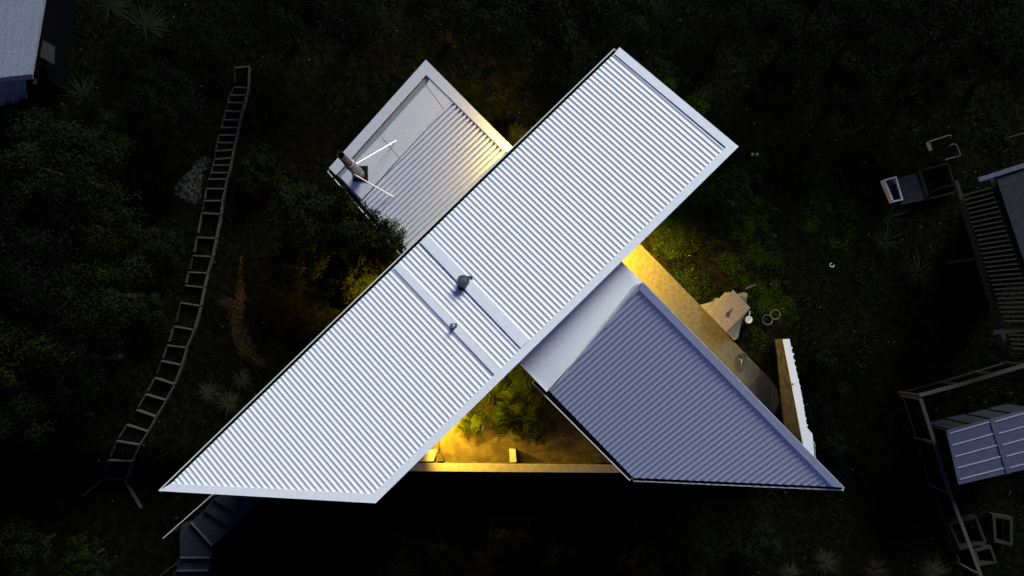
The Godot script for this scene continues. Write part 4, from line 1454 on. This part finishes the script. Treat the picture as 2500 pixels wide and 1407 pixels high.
func straps() -> void:
	var flax := [strap_mesh(401, 60, 1.15, 0.035, M.flax), strap_mesh(402, 46, 1.0, 0.03, M.flax, 0.7), strap_mesh(403, 70, 0.8, 0.018, M.flax, 0.6), strap_mesh(404, 120, 0.75, 0.010, M.straw, 0.7)]
	var spots := [
		[Vector3(15.301, 0.000, -4.506), 0, 1.0, "strappy flax bush just below the garden deck", "flax_bush"],
		[Vector3(15.107, 0.000, -3.528), 1, 1.1, "strappy flax bush second below the garden deck", "flax_bush"],
		[Vector3(16.508, 0.000, -2.219), 0, 0.95, "flax bush nearest the pergola's left post", "flax_bush"],
		[Vector3(-16.959, 1.240, -9.140), 1, 1.1, "pale-tipped flax below the neighbour's house", "flax_bush"],
		[Vector3(-16.341, 1.029, -8.991), 2, 1.1, "small flax right of the pale-tipped one", "flax_bush"],
		[Vector3(-14.879, 3.329, -11.846), 2, 1.5, "spiky cabbage tree at the top edge of the bank", "cabbage_tree"],
		[Vector3(-13.668, 2.985, -11.215), 2, 1.5, "spiky cabbage tree right of the one at the top edge", "cabbage_tree"],
		[Vector3(13.550, -0.477, 2.505), 1, 0.5, "little spiky plant in the dark yard left of the fence corner", "flax_bush"],
		[Vector3(13.180, -1.800, 9.940), 3, 1.2, "dry grass tussock at the bottom edge, left of three", "tussock"],
		[Vector3(15.254, -1.800, 10.195), 3, 1.1, "dry grass tussock at the bottom edge, middle of three", "tussock"],
		[Vector3(17.679, -1.800, 10.280), 3, 1.3, "dry grass tussock at the bottom edge, by the rail fence", "tussock"],
		[Vector3(11.697, -1.800, 10.365), 3, 0.9, "dry grass tussock at the bottom edge, standing alone left", "tussock"],
		[Vector3(-11.502, -0.214, 3.063), 3, 1.2, "dry tussock below the clay track beside the long roof", "tussock"],
		[Vector3(-12.332, -0.185, 2.646), 3, 1.0, "dry tussock left of the one beside the long roof", "tussock"],
		[Vector3(-10.996, -0.150, 2.146), 3, 0.9, "dry tussock at the foot of the clay track", "tussock"]]
	rng.seed = 55
	for s in spots:
		var p: Vector3 = s[0]
		var y := land(p.x, p.z)
		var o := thing(s[4], s[3], s[4].replace("_", " "), Vector3(p.x, y, p.z), "strap-leaved plants")
		var c := put_mesh(flax[s[1]], "leaves", o)
		c.position.y = maxf(p.y - y, 0.0)
		c.rotation.y = rng.randf() * TAU
		c.scale = Vector3.ONE * float(s[2])
		if p.y - y > 0.5:
			var b := Mb.new()
			b.tube(PackedVector3Array([Vector3(0, -0.05, 0), Vector3(0.05, (p.y - y) * 0.5, 0), Vector3(0, p.y - y, 0)]), 0.11, 0.07, 8)
			put(b, "trunk", M.bark, o)


func tuft_mesh(seed_value: int, blades: int, tall: float, spread: float, wide: float, m: Material) -> ArrayMesh:
	rng.seed = seed_value
	var b := Mb.new()
	for k in blades:
		var a := rng.randf() * TAU
		var d := Vector3(cos(a), 0, sin(a))
		var p := d * spread * sqrt(rng.randf())
		var q := rng.randf() * TAU
		var lean := Vector3(cos(q), 0, sin(q))
		var side := Vector3(-lean.z, 0, lean.x) * wide
		var h := tall * rng.randf_range(0.5, 1.1)
		var t := rng.randf_range(0.35, 1.0)
		b.blade(p - side, p + side, p + lean * h * rng.randf_range(0.3, 1.0) + Vector3.UP * h, (Vector3.UP + lean * 0.6).normalized(), Color(t * rng.randf_range(0.85, 1.15), t, t * 0.9).clamp())
	return b.mesh(m)


func scatter(called: String, label: String, category: String, mesh: Mesh, count: int, keep: Callable, low: float, high: float, lift := 0.0) -> void:
	var mm := MultiMesh.new()
	mm.transform_format = MultiMesh.TRANSFORM_3D
	mm.mesh = mesh
	var spots := []
	for i in count:
		var x := rng.randf_range(-23.0, 23.0)
		var z := rng.randf_range(-15.5, 12.0)
		if keep.call(x, z):
			var s := rng.randf_range(low, high)
			var bs := Basis(Vector3.UP, rng.randf() * TAU).scaled(Vector3(s, s * rng.randf_range(0.7, 1.2), s))
			spots.append(Transform3D(bs, Vector3(x, lumpy(x, z) + lift, z)))
	mm.instance_count = spots.size()
	for i in spots.size():
		mm.set_instance_transform(i, spots[i])
	var o := MultiMeshInstance3D.new()
	o.multimesh = mm
	o.name = numbered(called)
	add_child(o)
	o.set_meta("kind", "stuff")
	tag(o, label, category)


func ground_cover() -> void:
	var patch := FastNoiseLite.new()
	patch.seed = 9
	patch.frequency = 0.45
	patch.fractal_octaves = 3
	var bare := [
		PackedVector2Array([Vector2(3.692, -4.709), Vector2(5.291, -3.411), Vector2(7.948, -0.649), Vector2(8.864, 0.382), Vector2(9.901, 1.429), Vector2(10.933, 2.419), Vector2(11.079, 3.366), Vector2(7.445, 3.288), Vector2(2.510, -3.024)]),
		PackedVector2Array([Vector2(-5.273, 5.414), Vector2(5.108, 5.496), Vector2(2.812, 3.288), Vector2(-0.831, 0.813), Vector2(-2.648, 3.041)]),
		PackedVector2Array([Vector2(-10.966, -3.003), Vector2(-10.817, -0.016), Vector2(-9.994, 1.564), Vector2(-10.990, 1.114), Vector2(-11.483, -0.016), Vector2(-11.227, -1.179)]),
		PackedVector2Array([Vector2(-12.237, -6.970), Vector2(-12.714, -5.071), Vector2(-13.608, -5.385), Vector2(-12.936, -6.558)])]
	var free := func(x: float, z: float) -> bool:
		for q in bare:
			if Geometry2D.is_point_in_polygon(Vector2(x, z), q):
				return false
		return true
	rng.seed = 901
	scatter("grass", "rough dark grass covering the ground round the house", "grass", tuft_mesh(31, 16, 0.13, 0.12, 0.006, M.grass), 52000,
		func(x: float, z: float) -> bool: return free.call(x, z) and patch.get_noise_2d(x, z) > -0.32 + rng.randf_range(-0.2, 0.2), 0.6, 1.5)
	rng.seed = 905
	var lush := func(x: float, z: float) -> bool:  # brighter tufts gather over the ground that the lamps light
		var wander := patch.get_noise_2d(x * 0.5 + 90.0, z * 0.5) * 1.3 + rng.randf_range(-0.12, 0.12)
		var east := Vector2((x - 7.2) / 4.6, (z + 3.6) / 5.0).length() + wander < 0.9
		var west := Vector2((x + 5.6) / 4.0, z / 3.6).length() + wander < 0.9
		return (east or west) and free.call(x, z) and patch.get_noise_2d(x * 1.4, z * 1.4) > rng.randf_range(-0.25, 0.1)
	scatter("lamplit_grass", "lush grass coloured brighter where lamplight falls, east of the house and below the long gutter", "grass", tuft_mesh(33, 18, 0.12, 0.12, 0.008, M.lawn), 150000, lush, 0.6, 1.3)
	rng.seed = 902
	scatter("weeds", "low broad-leaved weeds growing through the grass", "weeds", tuft_mesh(32, 14, 0.07, 0.11, 0.022, M.leaf_c), 16000,
		func(x: float, z: float) -> bool: return free.call(x, z) and patch.get_noise_2d(x + 40.0, z) > 0.08, 0.7, 1.7)
	rng.seed = 903
	var b := Mb.new()
	leaf(b, Vector3(0, 0.01, 0), Vector3(0.1, 1, 0.1).normalized(), 0.11, 0.05, Color(0.9, 0.9, 0.9))
	scatter("fallen_leaves", "pale fallen leaves scattered on the dark ground", "leaves", b.mesh(M.litter), 900,
		func(x: float, z: float) -> bool: return patch.get_noise_2d(x - 70.0, z) > 0.0, 0.5, 1.1, 0.1)


func trees_to_plant() -> Array:
	return [
		[Vector3(-16.044, 4.000, -5.403), 2.5, 0, "broad dark tree, highest crown of the western clump", "dark_tree"],
		[Vector3(-18.046, 3.600, -4.889), 2.2, 1, "dark tree at the left edge beside the highest western crown", "dark_tree"],
		[Vector3(-15.125, 3.200, -3.604), 2, 0, "round tree at the right of the western clump's top", "dark_tree"],
		[Vector3(-17.365, 3.600, -2.366), 2.6, 1, "dense tree on the left edge halfway down", "dark_tree"],
		[Vector3(-15.165, 3.000, -1.214), 2.2, 0, "tree bulging towards the timber steps halfway down", "dark_tree"],
		[Vector3(-17.545, 3.400, 0.427), 2.2, 2, "tree at the left edge below the dense one", "dark_tree"],
		[Vector3(-15.922, 2.600, 1.196), 2, 1, "tree left of the lower timber steps", "dark_tree"],
		[Vector3(-18.010, 2.800, 2.683), 1.8, 0, "lowest tree of the western clump on the left edge", "dark_tree"],
		[Vector3(-19.004, 1.400, -7.976), 1.5, 1, "tree against the neighbour's blue wall", "dark_tree"],
		[Vector3(-13.403, 2.200, -8.468), 1.7, 3, "tree between the flax and the upper timber steps", "dark_tree"],
		[Vector3(-15.125, 2.000, -7.410), 1.3, 0, "shrub below the flax on the western bank", "dark_shrub"],
		[Vector3(-13.426, 1.200, -6.638), 1.2, 1, "shrub left of the pale gravel patch", "dark_shrub"],
		[Vector3(-14.835, 1.500, -10.482), 1.6, 3, "tree right of the neighbour's balcony", "dark_tree"],
		[Vector3(-12.428, 1.500, -10.975), 1.6, 1, "tree at the top of the timber steps", "dark_tree"],
		[Vector3(-13.805, 0.900, -3.259), 1, 4, "scrubby shrub left of the middle timber steps", "dark_shrub"],
		[Vector3(-14.321, 0.700, -0.666), 0.9, 4, "scrubby shrub left of the lower middle timber steps", "dark_shrub"],
		[Vector3(-8.769, 2.400, -11.586), 2, 3, "tree at the top edge, leftmost over the lawn", "dark_tree"],
		[Vector3(-6.535, 2.600, -11.979), 2, 1, "tree at the top edge left of the low roof's corner", "dark_tree"],
		[Vector3(-9.995, 0.800, -6.234), 1.1, 5, "shrub just right of the middle timber steps", "dark_shrub"],
		[Vector3(-7.488, 2.100, -4.065), 2, 4, "leafy tree left of the low square roof", "dark_tree"],
		[Vector3(-5.696, 2.450, -3.704), 1.55, 4, "leafy tree leaning over the low roof's gutter", "dark_tree"],
		[Vector3(-4.625, 2.750, -3.236), 0.85, 5, "shrub tip overhanging the low roof's ribs", "dark_shrub"],
		[Vector3(-8.346, 1.200, -2.420), 1.3, 4, "shrub below the leafy tree on the lawn side", "dark_shrub"],
		[Vector3(-5.811, 1.000, -1.789), 1.1, 5, "shrub between the leafy trees and the long gutter", "dark_shrub"],
		[Vector3(-6.140, 1.900, -5.204), 0.8, 5, "small shrub under the flue's gutter corner", "dark_shrub"],
		[Vector3(-2.644, 2.600, -11.820), 1.7, 1, "tree at the top edge above the low roof's corner", "dark_tree"],
		[Vector3(-0.306, 3.000, -11.491), 2.1, 0, "tree at the top edge between the two roof corners", "dark_tree"],
		[Vector3(1.993, 3.000, -11.804), 1.9, 4, "large-leaved tree at the top edge near the long roof", "dark_tree"],
		[Vector3(3.955, 3.200, -11.406), 1.7, 0, "tree at the top edge right above the long roof's corner", "dark_tree"],
		[Vector3(5.396, 2.000, -11.268), 1.2, 3, "shrub right of the long roof's top corner", "dark_shrub"],
		[Vector3(-0.814, 1.200, -10.095), 1.3, 4, "shrub in the gap north-east of the low roof", "dark_shrub"],
		[Vector3(1.624, 1.300, -10.555), 1.2, 5, "shrub above the yellow-lit one in the roof gap", "dark_shrub"],
		[Vector3(1.395, 0.900, -9.114), 1, 5, "yellow-lit shrub against the long gutter in the roof gap", "dark_shrub"],
		[Vector3(0.240, 1.600, -7.516), 0.5, 5, "small glossy shrub where the two gutters meet", "dark_shrub"],
		[Vector3(7.168, 1.200, -10.426), 1.3, 3, "shrub right of the long roof's end flashing", "dark_shrub"],
		[Vector3(8.299, 2.400, -11.586), 1.9, 3, "dark tree at the top edge, first right of the roof", "dark_tree"],
		[Vector3(11.034, 2.600, -11.343), 2.2, 1, "dark tree at the top edge, second right of the roof", "dark_tree"],
		[Vector3(10.098, 1.600, -9.139), 1.7, 3, "dark tree below the two at the top edge", "dark_tree"],
		[Vector3(13.580, 2.800, -11.418), 2.2, 3, "dark tree at the top edge, third right of the roof", "dark_tree"],
		[Vector3(12.980, 1.600, -8.976), 1.6, 1, "dark tree above the garden deck, left one", "dark_tree"],
		[Vector3(16.661, 2.800, -11.261), 2.3, 1, "dark tree at the top edge near the corner", "dark_tree"],
		[Vector3(19.046, 2.400, -9.992), 1.9, 3, "dark tree on the right edge below the corner", "dark_tree"],
		[Vector3(15.981, 1.400, -9.203), 1.6, 3, "dark tree above the garden deck, right one", "dark_tree"],
		[Vector3(8.835, 0.800, -5.407), 1.15, 5, "leafy shrub beside the long roof's eastern corner", "dark_shrub"],
		[Vector3(7.787, 0.350, -3.987), 0.6, 5, "low leafy clump on the lit grass", "dark_shrub"],
		[Vector3(-4.886, -0.900, 9.741), 1.5, 3, "shrub mass at the bottom edge under the roof's south corner", "dark_tree"],  # shrubs below the wall take a darker leaf colour in place of shade
		[Vector3(-2.801, -1.100, 9.138), 1.2, 3, "shrub at the bottom, right of the big shrub mass", "dark_shrub"],
		[Vector3(-0.169, -0.900, 8.415), 1.5, 3, "rounded tree below the courtyard wall", "dark_tree"],
		[Vector3(2.037, -1.100, 9.138), 1.2, 3, "shrub right of the rounded tree below the wall", "dark_shrub"],
		[Vector3(-1.014, -1.000, 10.022), 1.2, 3, "shrub at the bottom edge below the rounded tree", "dark_shrub"],
		[Vector3(5.257, -1.100, 9.805), 1.1, 4, "shrub at the bottom edge below the wing's gutter", "dark_shrub"],
		[Vector3(7.667, -1.200, 9.000), 1, 3, "small shrub below the middle of the wing's gutter", "dark_shrub"],
		[Vector3(10.220, -1.200, 9.167), 1.1, 4, "shrub below the wing's pointed end", "dark_shrub"],
		[Vector3(-9.499, -1.100, 9.638), 0.9, 5, "shrub right of the concrete steps at the bottom edge", "dark_shrub"],
		[Vector3(-7.674, -1.200, 8.497), 0.9, 3, "shrub under the long roof's lower edge", "dark_shrub"],
		[Vector3(-19.489, 0.000, 8.815), 1.4, 4, "shrub in the bottom left corner", "dark_shrub"],
		[Vector3(-17.410, -0.400, 9.421), 1.1, 5, "twiggy shrub at the bottom edge right of the corner", "dark_shrub"],
		[Vector3(-17.101, 1.000, 3.495), 1.2, 3, "shrub above the foot of the timber steps", "dark_shrub"],
		[Vector3(-0.247, 0.150, 2.862), 0.75, 5, "leafy undergrowth beneath the courtyard ferns", "dark_shrub"],
		[Vector3(0.412, 0.100, 3.277), 0.6, 5, "leafy undergrowth right of the courtyard ferns' middle", "dark_shrub"],
		[Vector3(12.702, -0.200, 1.319), 0.5, 4, "low scrub behind the white-topped yard wall", "dark_shrub"],
		[Vector3(13.425, -0.900, 4.904), 0.6, 4, "low scrub near the tip of the wing roof", "dark_shrub"]]


func _ready() -> void:
	rng.seed = 20240611
	hills.seed = 5
	hills.frequency = 0.35
	hills.fractal_octaves = 3

	var cam := Camera3D.new()
	cam.name = "camera"
	cam.fov = 42.6944
	cam.far = 1000.0
	cam.position = Vector3(0, 30.00, 0)
	cam.rotation_degrees = Vector3(-86.900, 0, 0)
	add_child(cam)
	cam.current = true

	var sky_look := ProceduralSkyMaterial.new()
	sky_look.sky_top_color = Color(0.27, 0.32, 0.58)
	sky_look.sky_horizon_color = Color(0.48, 0.52, 0.68)
	sky_look.sky_curve = 0.2
	sky_look.ground_bottom_color = Color(0.02, 0.02, 0.02)
	sky_look.ground_horizon_color = Color(0.12, 0.12, 0.15)
	var sky := Sky.new()
	sky.sky_material = sky_look
	var env := Environment.new()
	env.background_mode = Environment.BG_SKY
	env.sky = sky
	env.background_energy_multiplier = 0.19
	env.tonemap_mode = Environment.TONE_MAPPER_LINEAR
	env.tonemap_exposure = 3.1
	env.sdfgi_enabled = true
	env.ssao_enabled = true
	env.ssil_enabled = true
	var we := WorldEnvironment.new()
	we.name = "environment"
	we.environment = env
	add_child(we)

	# last light of dusk, low in the north, soft
	var sun := DirectionalLight3D.new()
	sun.name = "dusk_light"
	sun.light_energy = 0.5
	sun.light_angular_distance = 24.0
	sun.light_color = Color(0.97, 1.0, 1.0)
	sun.sky_mode = DirectionalLight3D.SKY_MODE_LIGHT_ONLY
	sun.shadow_enabled = true
	sun.rotation_degrees = Vector3(-27, 150, 0)
	add_child(sun)

	make_materials()
	ground_sheet()
	house()
	garden_walls()
	hard_ground()
	concrete_steps()
	garden_steps()
	neighbour_house()
	shed()
	east_side()
	yard_things()
	woods()
	straps()
	ferns()
	ground_cover()
